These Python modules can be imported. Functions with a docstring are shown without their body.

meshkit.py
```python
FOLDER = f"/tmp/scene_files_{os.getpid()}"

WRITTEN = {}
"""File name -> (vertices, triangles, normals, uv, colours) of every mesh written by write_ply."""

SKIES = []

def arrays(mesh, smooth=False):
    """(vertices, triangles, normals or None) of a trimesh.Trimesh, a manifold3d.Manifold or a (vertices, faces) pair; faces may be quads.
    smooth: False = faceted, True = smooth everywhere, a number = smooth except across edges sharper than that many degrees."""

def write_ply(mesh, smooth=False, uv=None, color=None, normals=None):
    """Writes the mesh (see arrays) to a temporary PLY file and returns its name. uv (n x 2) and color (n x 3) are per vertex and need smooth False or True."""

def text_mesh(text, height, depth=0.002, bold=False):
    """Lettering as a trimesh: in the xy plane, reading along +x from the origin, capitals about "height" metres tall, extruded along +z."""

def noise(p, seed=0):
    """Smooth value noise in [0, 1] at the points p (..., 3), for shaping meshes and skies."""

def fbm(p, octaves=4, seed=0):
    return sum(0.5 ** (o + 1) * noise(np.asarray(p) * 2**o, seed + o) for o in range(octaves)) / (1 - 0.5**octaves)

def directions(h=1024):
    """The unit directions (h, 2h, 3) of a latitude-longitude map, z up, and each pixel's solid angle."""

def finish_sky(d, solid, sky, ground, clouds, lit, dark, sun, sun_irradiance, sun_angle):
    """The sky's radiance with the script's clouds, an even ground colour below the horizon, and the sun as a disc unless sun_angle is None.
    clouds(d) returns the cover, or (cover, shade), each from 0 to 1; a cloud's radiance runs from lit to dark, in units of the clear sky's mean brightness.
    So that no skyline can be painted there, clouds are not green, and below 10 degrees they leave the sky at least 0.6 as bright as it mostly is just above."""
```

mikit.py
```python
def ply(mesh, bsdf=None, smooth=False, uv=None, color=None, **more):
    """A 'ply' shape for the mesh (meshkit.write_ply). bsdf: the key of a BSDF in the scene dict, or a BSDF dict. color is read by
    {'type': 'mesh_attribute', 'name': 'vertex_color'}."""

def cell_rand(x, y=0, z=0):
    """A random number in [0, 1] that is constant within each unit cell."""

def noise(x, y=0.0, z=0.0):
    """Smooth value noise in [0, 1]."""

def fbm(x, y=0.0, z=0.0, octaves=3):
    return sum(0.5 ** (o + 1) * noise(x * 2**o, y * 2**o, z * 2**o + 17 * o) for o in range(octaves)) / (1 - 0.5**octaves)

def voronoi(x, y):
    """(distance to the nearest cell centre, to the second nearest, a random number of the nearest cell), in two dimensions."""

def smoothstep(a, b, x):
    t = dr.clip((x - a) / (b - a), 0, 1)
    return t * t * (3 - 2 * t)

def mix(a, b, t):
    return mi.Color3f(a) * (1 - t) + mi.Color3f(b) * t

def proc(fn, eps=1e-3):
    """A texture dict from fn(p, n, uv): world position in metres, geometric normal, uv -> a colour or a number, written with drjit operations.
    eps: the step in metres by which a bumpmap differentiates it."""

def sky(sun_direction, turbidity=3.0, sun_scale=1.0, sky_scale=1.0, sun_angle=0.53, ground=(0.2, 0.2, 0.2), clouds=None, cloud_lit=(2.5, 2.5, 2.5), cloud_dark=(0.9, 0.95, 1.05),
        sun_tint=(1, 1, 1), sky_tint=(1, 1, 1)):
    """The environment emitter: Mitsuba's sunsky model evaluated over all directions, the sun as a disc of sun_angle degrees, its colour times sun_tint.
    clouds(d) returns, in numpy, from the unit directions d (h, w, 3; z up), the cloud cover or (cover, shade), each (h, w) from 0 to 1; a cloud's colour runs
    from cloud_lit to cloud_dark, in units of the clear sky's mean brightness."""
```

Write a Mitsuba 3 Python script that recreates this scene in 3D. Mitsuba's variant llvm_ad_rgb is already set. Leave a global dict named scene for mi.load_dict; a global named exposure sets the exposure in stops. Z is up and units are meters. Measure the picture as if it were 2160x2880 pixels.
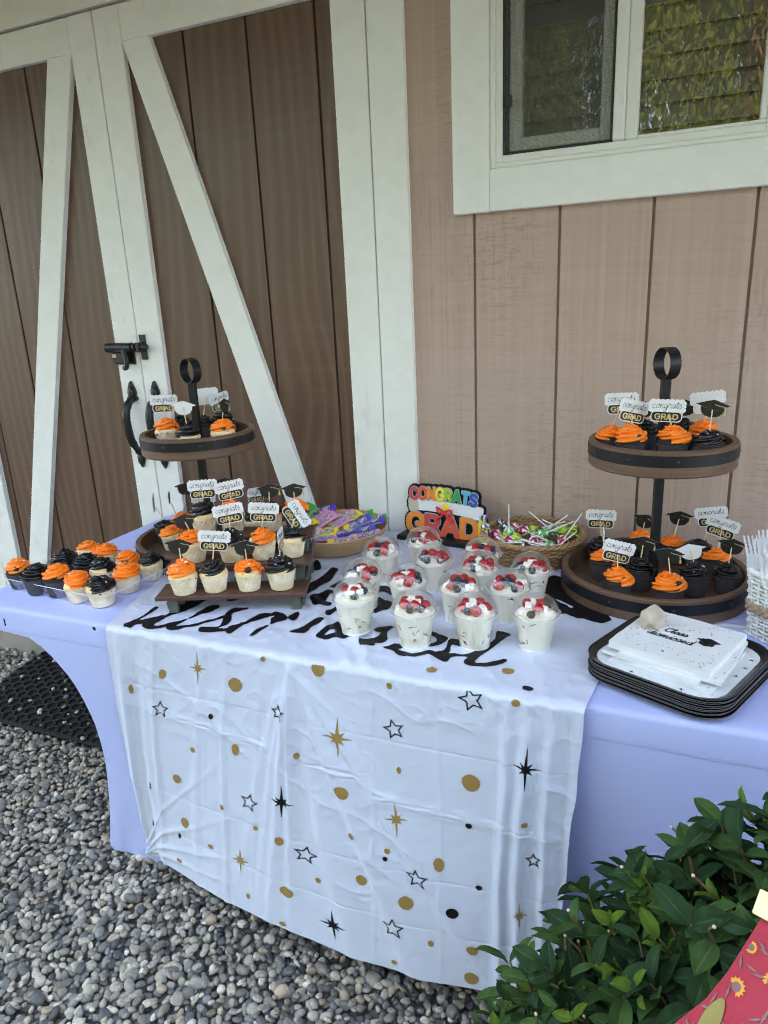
import math, random
import numpy as np, trimesh, drjit as dr, mitsuba as mi, mikit, meshkit
from shapely.geometry import Polygon, LineString, Point, box as sbox
from shapely.ops import unary_union
from shapely import affinity

T = mi.ScalarTransform4f
PI = math.pi
scene, labels = {}, {}
rng = np.random.default_rng(7)

# ---------------------------------------------------------------- camera, sky, exposure
EYE = np.array([0.48345, -1.76697, 1.36])
YAW, PITCH, ROLL = -.404467, -.289074, -.0474912
FWD = np.array([math.sin(YAW) * math.cos(PITCH), math.cos(YAW) * math.cos(PITCH), math.sin(PITCH)])
_r = np.array([math.cos(YAW), -math.sin(YAW), 0.0])
_u = np.cross(_r, FWD)
UP = -math.sin(ROLL) * _r + math.cos(ROLL) * _u
scene['camera'] = {'type': 'perspective', 'fov': 57.573, 'fov_axis': 'x', 'near_clip': 0.05, 'far_clip': 500.0,
                   'to_world': T().look_at(origin=EYE.tolist(), target=(EYE + FWD).tolist(), up=UP.tolist())}
# open shade: the sun stands behind the shed and lights only the trees opposite
def thin_cloud(d):
    q = d / np.maximum(d[..., 2:3] + .25, .1)
    return .14 + .45 * meshkit.fbm(q * 1.6 + 3, 4, 2)
scene['sky'] = mikit.sky((0.30, 0.80, 0.33), turbidity=3, clouds=thin_cloud, cloud_lit=(2.2, 2.2, 2.2), sky_tint=(1.0, 1.0, 1.0))
exposure = 5.22

# ---------------------------------------------------------------- helpers
def numbered(k):
    if k not in scene and k not in labels:
        return k
    n = 1
    while f'{k}_{n:03d}' in scene or f'{k}_{n:03d}' in labels:
        n += 1
    return f'{k}_{n:03d}'

def ref(m): return {'type': 'ref', 'id': 'mat_' + m}

def shp(mesh, smooth=False, **k): return mikit.ply(mesh, None, smooth, **k)

def put(name, shape, m, M=None, parent=None, **lab):
    """one entry of the scene; name is numbered when taken"""
    key = numbered((parent + '__' if parent else '') + name)
    d = dict(shape) if isinstance(shape, dict) else shp(shape)
    d['bsdf'] = ref(m) if isinstance(m, str) else m
    if M is not None:
        d['to_world'] = T(M)
    scene[key] = d
    if lab:
        labels[key] = lab
    return key

def thing(name, label, category, group=None):
    key = numbered(name)
    labels[key] = {'label': label, 'category': category}
    if group: labels[key]['group'] = group
    return key

def mat4(R=None, t=(0, 0, 0), s=1.0):
    M = np.eye(4)
    if R is not None: M[:3, :3] = R
    M[:3, :3] = M[:3, :3] * s
    M[:3, 3] = t
    return M

def Rz(a): c, s = math.cos(a), math.sin(a); return np.array([[c, -s, 0], [s, c, 0], [0, 0, 1.0]])
def Rx(a): c, s = math.cos(a), math.sin(a); return np.array([[1, 0, 0], [0, c, -s], [0, s, c.real]])
def Ry(a): c, s = math.cos(a), math.sin(a); return np.array([[c, 0, s], [0, 1, 0], [-s, 0, c]])

def grid(V):
    """(n, m, 3) points -> mesh"""
    n, m = V.shape[:2]
    i = np.arange(n * m).reshape(n, m)
    F = np.stack([i[:-1, :-1], i[1:, :-1], i[1:, 1:], i[:-1, 1:]], -1).reshape(-1, 4)
    F = np.vstack([F[:, [0, 1, 2]], F[:, [0, 2, 3]]])
    return trimesh.Trimesh(V.reshape(-1, 3), F, process=False)

def lathe(prof, n=48, rmod=None):
    prof = np.array(prof, float)
    a = np.arange(n) * 2 * PI / n
    V = []
    for k, (r, z) in enumerate(prof):
        rr = r if rmod is None else r + rmod(a, k)
        V.append(np.stack([rr * np.cos(a), rr * np.sin(a), np.full(n, z)], 1))
    V = np.array(V)
    i = np.arange(V.shape[0] * n).reshape(-1, n)
    j = np.roll(i, -1, 1)
    F = np.stack([i[:-1], j[:-1], j[1:], i[1:]], -1).reshape(-1, 4)
    F = np.vstack([F[:, [0, 1, 2]], F[:, [0, 2, 3]]])
    return trimesh.Trimesh(V.reshape(-1, 3), F, process=False)

def tube(P, r, n=8, closed=False, caps=True):
    P = np.asarray(P, float)
    k = len(P)
    r = np.broadcast_to(r, (k,)).astype(float)
    d = (np.roll(P, -1, 0) - np.roll(P, 1, 0)) if closed else np.gradient(P, axis=0)
    d /= np.linalg.norm(d, axis=1, keepdims=True) + 1e-12
    ref0 = np.array([0, 0, 1.0]) if abs(d[0][2]) < .9 else np.array([1.0, 0, 0])
    u = np.cross(d[0], ref0); u /= np.linalg.norm(u)
    U = []
    for t in d:
        u = u - t * (u @ t); u /= np.linalg.norm(u) + 1e-12
        U.append(u)
    U = np.array(U); W = np.cross(d, U)
    a = np.arange(n) * 2 * PI / n
    V = P[:, None] + r[:, None, None] * (np.cos(a)[None, :, None] * U[:, None] + np.sin(a)[None, :, None] * W[:, None])
    i = np.arange(k * n).reshape(k, n)
    i2 = np.vstack([i, i[:1]]) if closed else i
    j2 = np.roll(i2, -1, 1)
    F = np.stack([i2[:-1], j2[:-1], j2[1:], i2[1:]], -1).reshape(-1, 4)
    F = np.vstack([F[:, [0, 1, 2]], F[:, [0, 2, 3]]])
    V = V.reshape(-1, 3)
    if caps and not closed:
        V = np.vstack([V, P[0], P[-1]])
        a0 = i[0]; a1 = i[-1]; c0, c1 = len(V) - 2, len(V) - 1
        F = np.vstack([F, np.stack([np.roll(a0, -1), a0, np.full(n, c0)], 1), np.stack([a1, np.roll(a1, -1), np.full(n, c1)], 1)])
    return trimesh.Trimesh(V, F, process=False)

def bx(x0, x1, y0, y1, z0, z1, b=0.0015):
    """box with chamfered edges"""
    b = min(b, (x1 - x0) / 3, (y1 - y0) / 3, (z1 - z0) / 3)
    P = []
    for sx, X in ((1, x0), (-1, x1)):
        for sy, Y in ((1, y0), (-1, y1)):
            for sz, Z in ((1, z0), (-1, z1)):
                P += [(X, Y + sy * b, Z + sz * b), (X + sx * b, Y, Z + sz * b), (X + sx * b, Y + sy * b, Z)]
    return trimesh.convex.convex_hull(np.array(P))

def obox(c, half, R=None, b=0.001):
    m = bx(-half[0], half[0], -half[1], half[1], -half[2], half[2], b)
    m.apply_transform(mat4(R, c))
    return m

def ext(poly, d=0.0005):
    """shapely -> flat mesh, extruded along +z"""
    gs = [g for g in (poly.geoms if hasattr(poly, 'geoms') else [poly]) if g.area > 1e-10]
    return trimesh.util.concatenate([trimesh.creation.extrude_polygon(g, d, engine='earcut') for g in gs])

def stand(mesh):
    """xy drawing, extruded along z -> upright, drawing in xz, facing -y"""
    m = mesh.copy()
    m.vertices = np.stack([m.vertices[:, 0], -m.vertices[:, 2], m.vertices[:, 1]], 1)
    return m

def cat(*ms):
    L = []
    for m in ms:
        L += list(m) if isinstance(m, (list, tuple)) else [m]
    return trimesh.util.concatenate(L)

def moved(m, M):
    m = m.copy(); m.apply_transform(M); return m

def catmull(P, per=6, closed=False):
    P = np.asarray(P, float)
    if closed:
        Q = np.vstack([P[-1], P, P[0], P[1]])
    else:
        Q = np.vstack([2 * P[0] - P[1], P, 2 * P[-1] - P[-2]])
    out = []
    for i in range(1, len(Q) - 2):
        t = np.linspace(0, 1, per, endpoint=False)[:, None]
        a, b, c, d = Q[i - 1], Q[i], Q[i + 1], Q[i + 2]
        out.append(.5 * (2 * b + (c - a) * t + (2 * a - 5 * b + 4 * c - d) * t ** 2 + (3 * b - a - 3 * c + d) * t ** 3))
    if not closed: out.append(P[-1:])
    return np.vstack(out)

def text_poly(s, h, bold=False):
    m = meshkit.text_mesh(s, h, 0.01, bold)
    f = m.faces[m.face_normals[:, 2] > .9]
    return unary_union([Polygon(m.vertices[t][:, :2]).buffer(h * 1e-4) for t in f]).simplify(h * .012)

GLYPH = {
 'c': (1.0, [[(.8, .8), (.45, 1), (.08, .6), (.15, .1), (.5, 0), (1, .35)]]),
 'o': (.95, [[(.5, 1), (.12, .75), (.1, .2), (.45, 0), (.8, .3), (.75, .8), (.48, 1), (.7, .82), (1, .85)]]),
 'n': (1.05, [[(0, .6), (.1, 1), (.13, 0), (.2, .5), (.5, 1), (.68, .8), (.66, .1), (.82, 0), (1.05, .35)]]),
 'g': (1.05, [[(.78, .8), (.42, 1), (.08, .55), (.3, .02), (.7, .4), (.8, .95), (.76, -.5), (.42, -.9), (.12, -.6), (.6, -.1), (1.05, .35)]]),
 'r': (.9, [[(0, .35), (.18, 1.1), (.3, .85), (.62, .95), (.55, .2), (.7, 0), (.9, .35)]]),
 'a': (1.05, [[(.78, .8), (.42, 1), (.08, .55), (.3, .02), (.7, .4), (.8, .95), (.78, .15), (.9, 0), (1.05, .35)]]),
 't': (.7, [[(0, .35), (.35, 1.7), (.28, .2), (.45, 0), (.7, .35)], [(.05, 1.15), (.65, 1.2)]]),
 's': (.75, [[(0, .35), (.42, 1.05), (.6, .5), (.45, .05), (.1, .08)], [(.45, .03), (.75, .35)]]),
 'l': (.6, [[(0, .35), (.4, 1.5), (.35, 2), (.2, 1.7), (.25, .2), (.4, 0), (.6, .35)]]),
 'd': (1.05, [[(.75, .8), (.42, 1), (.08, .55), (.3, .02), (.7, .4), (.85, 2.0), (.78, .15), (.9, 0), (1.05, .35)]]),
 'i': (.5, [[(0, .35), (.2, 1), (.2, .2), (.33, 0), (.5, .35)], [(.24, 1.42), (.27, 1.5)]]),
 'm': (1.5, [[(0, .6), (.1, 1), (.13, 0), (.2, .5), (.45, 1), (.6, .8), (.6, 0), (.66, .5), (.92, 1), (1.08, .8), (1.06, .1), (1.2, 0), (1.5, .35)]]),
 'e': (.85, [[(0, .3), (.6, .6), (.5, 1), (.15, .8), (.12, .2), (.45, 0), (.85, .35)]]),
 'C': (1.2, [[(1.1, 1.6), (.75, 1.9), (.2, 1.3), (.15, .4), (.6, 0), (1.1, .35)]]),
 ' ': (.5, []),
}
def script(s, x, w, slant=.18):
    """handwriting as a polygon: x-height x, stroke width w"""
    at, L = 0.0, []
    for ch in s:
        adv, strokes = GLYPH[ch]
        for st in strokes:
            P = catmull(np.array(st, float), 5)
            P = np.stack([at + P[:, 0] + slant * P[:, 1], P[:, 1]], 1) * x
            L.append(LineString(P).buffer(w / 2, quad_segs=2))
        at += adv
    return unary_union(L).simplify(x * .02), at * x

def star(n, R, r, rot=PI / 2):
    a = rot + np.arange(2 * n) * PI / n
    q = np.where(np.arange(2 * n) % 2 == 0, R, r)
    return Polygon(np.stack([q * np.cos(a), q * np.sin(a)], 1))

# ---------------------------------------------------------------- materials
N, FB, SS, MIX = mikit.noise, mikit.fbm, mikit.smoothstep, mikit.mix

def rgb(c): return {'type': 'rgb', 'value': list(map(float, c))}

def mat(name, color, rough=.5, two=True, bump=None, bscale=1.0, **k):
    col = mikit.proc(color) if callable(color) else (color if isinstance(color, dict) else rgb(color))
    b = {'type': 'principled', 'base_color': col, 'roughness': float(rough), **k}
    if bump is not None:
        b = {'type': 'bumpmap', 'texture': mikit.proc(bump, 4e-4), 'scale': float(bscale), 'bsdf': b}
    scene['mat_' + name] = {'type': 'twosided', 'bsdf': b} if two else b

VCOL = {'type': 'mesh_attribute', 'name': 'vertex_color'}

def c_siding(p, n, uv):
    saw = FB(p.x * 5, p.z * 150 + FB(p.x * 3, p.z * 2) * 4)
    grain = FB(p.x * 150, p.z * 2.2, 3.0)
    blotch = FB(p.x * 4, p.z * 2.2, 1.0)
    chip = SS(.58, .72, FB(p.x * 46, p.z * 330, 9.0)) * SS(.40, .66, FB(p.x * 5.1, p.z * 1.6, 5.0))
    c = MIX((.375, .268, .22), (.512, .388, .33), .28 * saw + .52 * grain + .20 * blotch)
    crack = SS(.62, .74, FB(p.x * 190, p.z * 26, 4.0)) * SS(.40, .62, FB(p.x * 4.3, p.z * 2.6, 15.0))
    return MIX(c, (.22, .165, .13), chip * .32 + crack * .20)
def b_siding(p, n, uv):
    return .55 * FB(p.x * 8, p.z * 170, 2.0) + .9 * FB(p.x * 80, p.z * 4, 3.0)
mat('siding', c_siding, .62, bump=b_siding, bscale=.0011)

def c_door(p, n, uv):
    w = FB(p.x * 3.2, p.z * .9, 4.0)
    ring = dr.sin((p.x * 24 + w * 6 + .35 * FB(p.x * 30, p.z * 3, 1.0)) * 6.2832) * .5 + .5
    pore = FB(p.x * 160, p.z * 6, 2.0)
    saw = SS(.62, .8, FB(p.x * 2.2, p.z * 120, 8.0))
    c = MIX((.086, .045, .028), (.152, .088, .058), .32 * ring + .43 * pore + .25 * w)
    return MIX(c, (.19, .145, .118), saw * .10 + SS(.75, .95, ring) * .12)
def b_door(p, n, uv):
    w = FB(p.x * 3.2, p.z * .9, 4.0)
    ring = dr.sin((p.x * 24 + w * 6 + .35 * FB(p.x * 30, p.z * 3, 1.0)) * 6.2832) * .5 + .5
    return .6 * ring + .7 * FB(p.x * 160, p.z * 6, 2.0)
mat('door', c_door, .38, bump=b_door, bscale=.0005, specular=.45)
mat('groove', (.10, .068, .052), .7)
mat('groove_tan', (.33, .25, .195), .7)

def c_trim(p, n, uv):
    g = FB(p.x * 40, p.z * 40, p.y * 20)
    spot = SS(.78, .83, N(p.x * 60, p.z * 26, 7.0)) * SS(.55, .7, FB(p.x * 5, p.z * 5, 2.0))
    dirt = SS(.5, .8, FB(p.x * 3, p.z * 2.0, 11.0))
    c = MIX((.735, .735, .725), (.825, .825, .81), g)
    c = MIX(c, (.55, .53, .48), dirt * .18)
    return MIX(c, (.3, .28, .25), spot * .12)
def b_trim(p, n, uv):
    return .8 * FB(p.x * 140, p.z * 140, p.y * 90) + .6 * FB(p.x * 12, p.z * 120, 5.0)
mat('trim', c_trim, .55, bump=b_trim, bscale=.0009)
mat('vinyl', (.74, .75, .74), .35)
mat('dark_frame', (.018, .018, .02), .5)
mat('screen_wire', (.10, .10, .10), .6)
mat('slat', (.15, .14, .115), .45)
mat('interior', (.05, .045, .04), .9)
mat('soffit', (.20, .155, .12), .8)
mat('roof', (.06, .06, .065), .9)
scene['mat_pane'] = {'type': 'thindielectric', 'int_ior': 1.52}
def c_conc(p, n, uv):
    return MIX((.20, .185, .165), (.33, .31, .28), FB(p.x * 9, p.z * 14, p.y * 9, 4))
mat('concrete', c_conc, .9)
mat('iron', (.012, .012, .013), .38, specular=.5)
mat('black_metal', (.008, .009, .011), .40, specular=.35)
mat('rivet', (.05, .05, .055), .3, metallic=.6)
mat('padlock_plate', (.35, .35, .34), .3, metallic=.8)

def c_tray(p, n, uv):
    g = FB(p.x * 14 + p.y * 9, p.y * 14 - p.x * 5, p.z * 210)
    w = FB(p.x * 6, p.y * 6, p.z * 25)
    return MIX((.050, .027, .016), (.175, .105, .068), .65 * g + .35 * w)
mat('tray_wood', c_tray, .5)
def c_riser(p, n, uv):
    g = FB((p.x * .935 + p.y * .354) * 9, (p.y * .935 - p.x * .354) * 120, p.z * 90)
    return MIX((.055, .024, .018), (.125, .060, .046), g)
mat('riser_wood', c_riser, .45)
mat('riser_leg', (.085, .10, .088), .55)
def c_bowl(p, n, uv):
    w = FB(p.x * 9, p.y * 9, p.z * 14)
    ring = dr.sin((p.z * 130 + p.x * 26 + w * 4.5) * 6.2832) * .5 + .5
    return MIX((.36, .21, .095), (.56, .37, .19), .55 * ring * ring + .45 * FB(p.x * 20, p.y * 20, p.z * 120))
mat('bowl_wood', c_bowl, .42)
def c_wick(p, n, uv):
    return MIX((.19, .105, .048), (.47, .29, .14), FB(p.x * 26, p.y * 26, p.z * 70))
mat('willow', c_wick, .45)
mat('white_wicker', (.68, .69, .66), .45)
def c_jute(p, n, uv):
    return MIX((.20, .14, .09), (.42, .32, .22), FB(p.x * 90, p.y * 90, p.z * 90))
mat('jute', c_jute, .8)

def b_spandex(p, n, uv):
    return FB(p.x * 420, p.y * 420, p.z * 420)
mat('spandex', (.41, .465, .80), .75, bump=b_spandex, bscale=.00025, sheen=.4)
def b_film(p, n, uv):
    return FB(p.x * 45, p.y * 45, p.z * 45) + .5 * FB(p.x * 170, p.y * 170, p.z * 170)
mat('film', (.53, .58, .735), .24, bump=b_film, bscale=.0016, specular=.5)
mat('print_black', (.0055, .0055, .008), .5, specular=.2)
mat('print_gold', (.27, .18, .055), .33, specular=.5)
mat('frost_orange', (.90, .215, .012), .38, specular=.45)
mat('frost_black', (.005, .005, .007), .20, specular=.5)
mat('cake', (.78, .60, .33), .85)
mat('cake_dark', (.016, .011, .009), .8)
def c_liner(p, n, uv):
    return MIX((.70, .58, .40), (.83, .76, .62), SS(.25, .8, FB(p.x * 70, p.y * 70, p.z * 60)))
mat('liner_white', c_liner, .5)
mat('liner_dark', (.065, .062, .072), .40)
mat('sprinkle', (.85, .85, .86), .4)
mat('crumb', (.012, .010, .010), .6)
mat('card_white', (.70, .71, .73), .5)
mat('card_black', (.014, .013, .013), .38)
mat('foil_gold', (.62, .50, .26), .3, metallic=.35)
mat('toothpick', (.72, .55, .32), .6)
mat('pudding', (.83, .80, .68), .32, specular=.45)
mat('cream', (.86, .84, .79), .5)
mat('strawberry', (.36, .014, .018), .28, specular=.5)
mat('strawberry_cut', (.72, .24, .20), .4)
mat('blueberry', (.016, .020, .038), .5)
mat('smear', (.38, .15, .17), .5)
scene['mat_clear'] = {'type': 'thindielectric', 'int_ior': 1.72, 'specular_transmittance': rgb((.95, .955, .96))}
scene['mat_shell'] = {'type': 'dielectric', 'int_ior': 1.5}
mat('clear_bead', (.80, .82, .84), .15, specular=.6)
for nm, c in dict(pink=(.70, .27, .52), purple=(.085, .05, .42), green=(.055, .33, .045), yellow=(.80, .62, .04), lilac=(.42, .2, .5)).items():
    mat('wrap_' + nm, c, .22, specular=.6)
mat('white_plastic', (.78, .79, .84), .3, specular=.5)
mat('leaf_litter', (.10, .06, .03), .8)
mat('lolly', VCOL, .25, specular=.6)
for nm, c in dict(crimson=(.56, .065, .075), vermilion=(.68, .10, .045), orange=(.78, .25, .035), yellow=(.80, .66, .04), lime=(.32, .50, .05), green=(.035, .30, .075), cyan=(.06, .42, .68), blue=(.022, .075, .42), grey=(.40, .40, .41), tan=(.52, .46, .38), red=(.62, .03, .035)).items():
    mat('ink_' + nm, c, .4)
mat('plate_black', (.012, .012, .014), .3, specular=.5)
mat('paper', (.64, .665, .70), .6)
mat('pebble', VCOL, .55, bump=lambda p, n, uv: FB(p.x * 220, p.y * 220, p.z * 220), bscale=.0007)
mat('mat_plastic', (.006, .0065, .009), .6)
mat('plate_edge', (.13, .13, .14), .6)
def c_rock(p, n, uv):
    return MIX((.26, .21, .16), (.62, .54, .46), FB(p.x * 60, p.y * 60, p.z * 60, 4))
mat('rock', c_rock, .6)
def c_ground(p, n, uv):
    d, e, r = mikit.voronoi(p.x * 42, p.y * 42)
    return MIX((.03, .029, .028), (.26, .25, .235), (.25 + .75 * r) * SS(.0, .35, e - d))
mat('gravel_far', c_ground, .9)
def c_lawn(p, n, uv):
    return MIX((.045, .038, .026), (.075, .066, .045), FB(p.x * 2, p.y * 2, 0.0, 4))
mat('lawn', c_lawn, .9)
for nm, dt in (('dark', .3), ('mid', .5), ('young', .8)):
    scene['mat_leaf_' + nm] = {'type': 'principledthin', 'base_color': VCOL, 'roughness': .30, 'spec_trans': 0.0, 'diff_trans': dt, 'eta': 1.5}
scene['mat_tree_leaf'] = {'type': 'principledthin', 'base_color': rgb((.125, .165, .042)), 'roughness': .5, 'spec_trans': 0.0, 'diff_trans': 1.0, 'eta': 1.4}
mat('bark', (.09, .065, .045), .9)
mat('twig', (.12, .085, .04), .7)
mat('bag_red', (.36, .026, .050), .75)
mat('ink_olive', (.26, .22, .06), .6)
mat('ink_gold', (.70, .30, .04), .6)
mat('ink_taupe', (.20, .13, .12), .6)
mat('twig_cut', (.55, .47, .33), .8)

# ---------------------------------------------------------------- ground
def sstep(a, b, x):
    t = np.clip((x - a) / (b - a), 0, 1); return t * t * (3 - 2 * t)
def gz(y): return .088 * sstep(-.62, .0, y)

gx = np.concatenate([[-200, -40, -12], np.linspace(-5, 5, 21), [12, 40, 200]])
gy = np.concatenate([[-300, -60, -20, -10, -6, -4.2], np.linspace(-3, 0.3, 34), [3, 8, 40, 300]])
X, Y = np.meshgrid(gx, gy, indexing='ij')
put('ground', shp(grid(np.stack([X, Y, gz(Y) - .012], -1)), True), 'gravel_far', kind='structure', label='bed of gravel the shed and the table stand on', category='ground')
X, Y = np.meshgrid(np.linspace(-120, 120, 25), np.linspace(-120, -4.4, 20), indexing='ij')
put('lawn', shp(grid(np.stack([X, Y, 0 * X + .004], -1)), True), 'lawn', kind='structure', label='lawn behind the camera, seen only in the window glass', category='lawn')

def pebble_variants(k=14):
    out = []
    for i in range(k):
        m = trimesh.creation.icosphere(subdivisions=2 if i < 0 else 1)
        v = np.array(m.vertices)
        r = 1 + .62 * (meshkit.fbm(v * 1.1 + i * 7.3, 2, i) - .5) + .12 * (meshkit.noise(v * 3 + i, i) - .5)
        v = v * r[:, None]
        v = np.sign(v) * np.abs(v) ** rng.uniform(.85, 1.0)
        out.append((v, np.array(m.faces)))
    return out
PV = pebble_variants()
PAL = np.array([(.30, .29, .27), (.22, .22, .215), (.13, .135, .14), (.085, .092, .105), (.40, .38, .34), (.33, .28, .225), (.19, .18, .165), (.055, .06, .07), (.46, .44, .41), (.25, .235, .21), (.16, .17, .185), (.36, .345, .32)])
PW = np.array([14, 13, 12, 8, 9, 7, 11, 4, 5, 10, 9, 8.]); PW /= PW.sum()
def pebbles(P, size, seed, tilt=.45):
    """one mesh of pebbles at the points P"""
    g = np.random.default_rng(seed)
    VV, FF, CC = [], [], []
    at = 0
    for p, s in zip(P, size):
        v, f = PV[g.integers(len(PV))]
        ax = s * np.array([g.uniform(.95, 1.5), g.uniform(.75, 1.05), g.uniform(.5, .8)])
        R = Rz(g.uniform(0, 6.28)) @ Rx(g.normal(0, tilt)) @ Ry(g.normal(0, tilt))
        w = (v * ax) @ R.T + p
        c = PAL[g.choice(len(PAL), p=PW)] * g.uniform(.74, 1.36) * [1.03, .985, .92]
        sp = meshkit.noise(v * g.uniform(2, 4.5) + g.uniform(0, 90)) - .5
        CC.append(np.clip(c * (1 + g.uniform(.2, 1.0) * sp)[:, None], .02, .7))
        VV.append(w); FF.append(f + at); at += len(v)
    return trimesh.Trimesh(np.vstack(VV), np.vstack(FF), process=False), np.vstack(CC)

def scatter(x0, x1, y0, y1, step, g):
    xs, ys = np.meshgrid(np.arange(x0, x1, step), np.arange(y0, y1, step), indexing='ij')
    P = np.stack([xs.ravel(), ys.ravel()], 1) + g.uniform(-.5, .5, (xs.size, 2)) * step * .95
    return P
g = np.random.default_rng(3)
P = scatter(-2.3, 1.25, -1.72, .02, .0156, g)
hid = (P[:, 0] > -.50) & (P[:, 1] > -.58)
hid |= (P[:, 0] > .55) & (P[:, 1] > -.80)
P = P[~hid]
S = g.uniform(.0058, .0102, len(P))
Z = gz(P[:, 1]) + g.uniform(-.006, .004, len(P))
big = g.random(len(P)) < .16
S[big] *= g.uniform(1.15, 1.5, big.sum()); Z[big] += .004
GM, GC = pebbles(np.column_stack([P, Z]), S, 5)
put('gravel', shp(GM, True, color=GC), 'pebble', kind='stuff', label='grey, tan and white rounded pebbles covering the ground', category='gravel')
put('pebble', shp(moved(trimesh.Trimesh(*PV[3], process=False), mat4(Rz(.4), (-.342, -1.155, .016)) @ np.diag([.021, .0155, .012, 1])), True), 'rock', label='pale yellow pebble lying alone among grey gravel near the bottom edge', category='pebble')

LL_ = []
for i in range(46):
    x, y = g.uniform(-2.0, .5), g.uniform(-1.5, -.1)
    q = Polygon(catmull(np.array([(-1, 0), (-.3, .28), (.5, .22), (1, 0), (.4, -.25), (-.4, -.2)]) * g.uniform(.006, .013), 3, True))
    m = ext(q, .0004); v = np.array(m.vertices); v[:, 2] += 9 * v[:, 0] ** 2 * g.uniform(-1, 2); m.vertices = v
    m.apply_transform(mat4(Rz(g.uniform(0, 6)) @ Rx(g.normal(0, .4)), (x, y, gz(y) + .014))); LL_.append(m)
    if i % 3 == 0: LL_.append(tube([(x, y, gz(y) + .016), (x + g.uniform(-.04, .04), y + g.uniform(-.03, .03), gz(y) + .015)], .0011, 5))
put('leaf_litter', shp(cat(LL_), 40), 'leaf_litter', kind='stuff', label='dry brown leaf bits and twigs scattered on the gravel', category='leaf litter')
# black plastic gravel grid lying against the foundation
mk = thing('ground_grid', 'black plastic honeycomb mat half buried in gravel under the left table end', 'mat')
L = []
cell = .036
for i in range(-1, 36):
    for j in range(-1, 13):
        cx, cy = -1.75 + i * cell * .87 * 1.0, -.375 + (j + .5 * (i % 2)) * cell
        if not (-1.75 < cx < -.52 and -.372 < cy < .01): continue
        for k in range(3):
            a = PI / 3 * k
            x0, y0 = cx + cell * .56 * math.cos(a), cy + cell * .56 * math.sin(a)
            x1, y1 = cx + cell * .56 * math.cos(a + PI / 3), cy + cell * .56 * math.sin(a + PI / 3)
            m = bx(0, math.hypot(x1 - x0, y1 - y0), -.0035, .0035, -.018, .022, .0006)
            m.apply_transform(mat4(Rz(math.atan2(y1 - y0, x1 - x0)), (x0, y0, gz(.5 * (y0 + y1)) + .012)))
            L.append(m)
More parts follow.
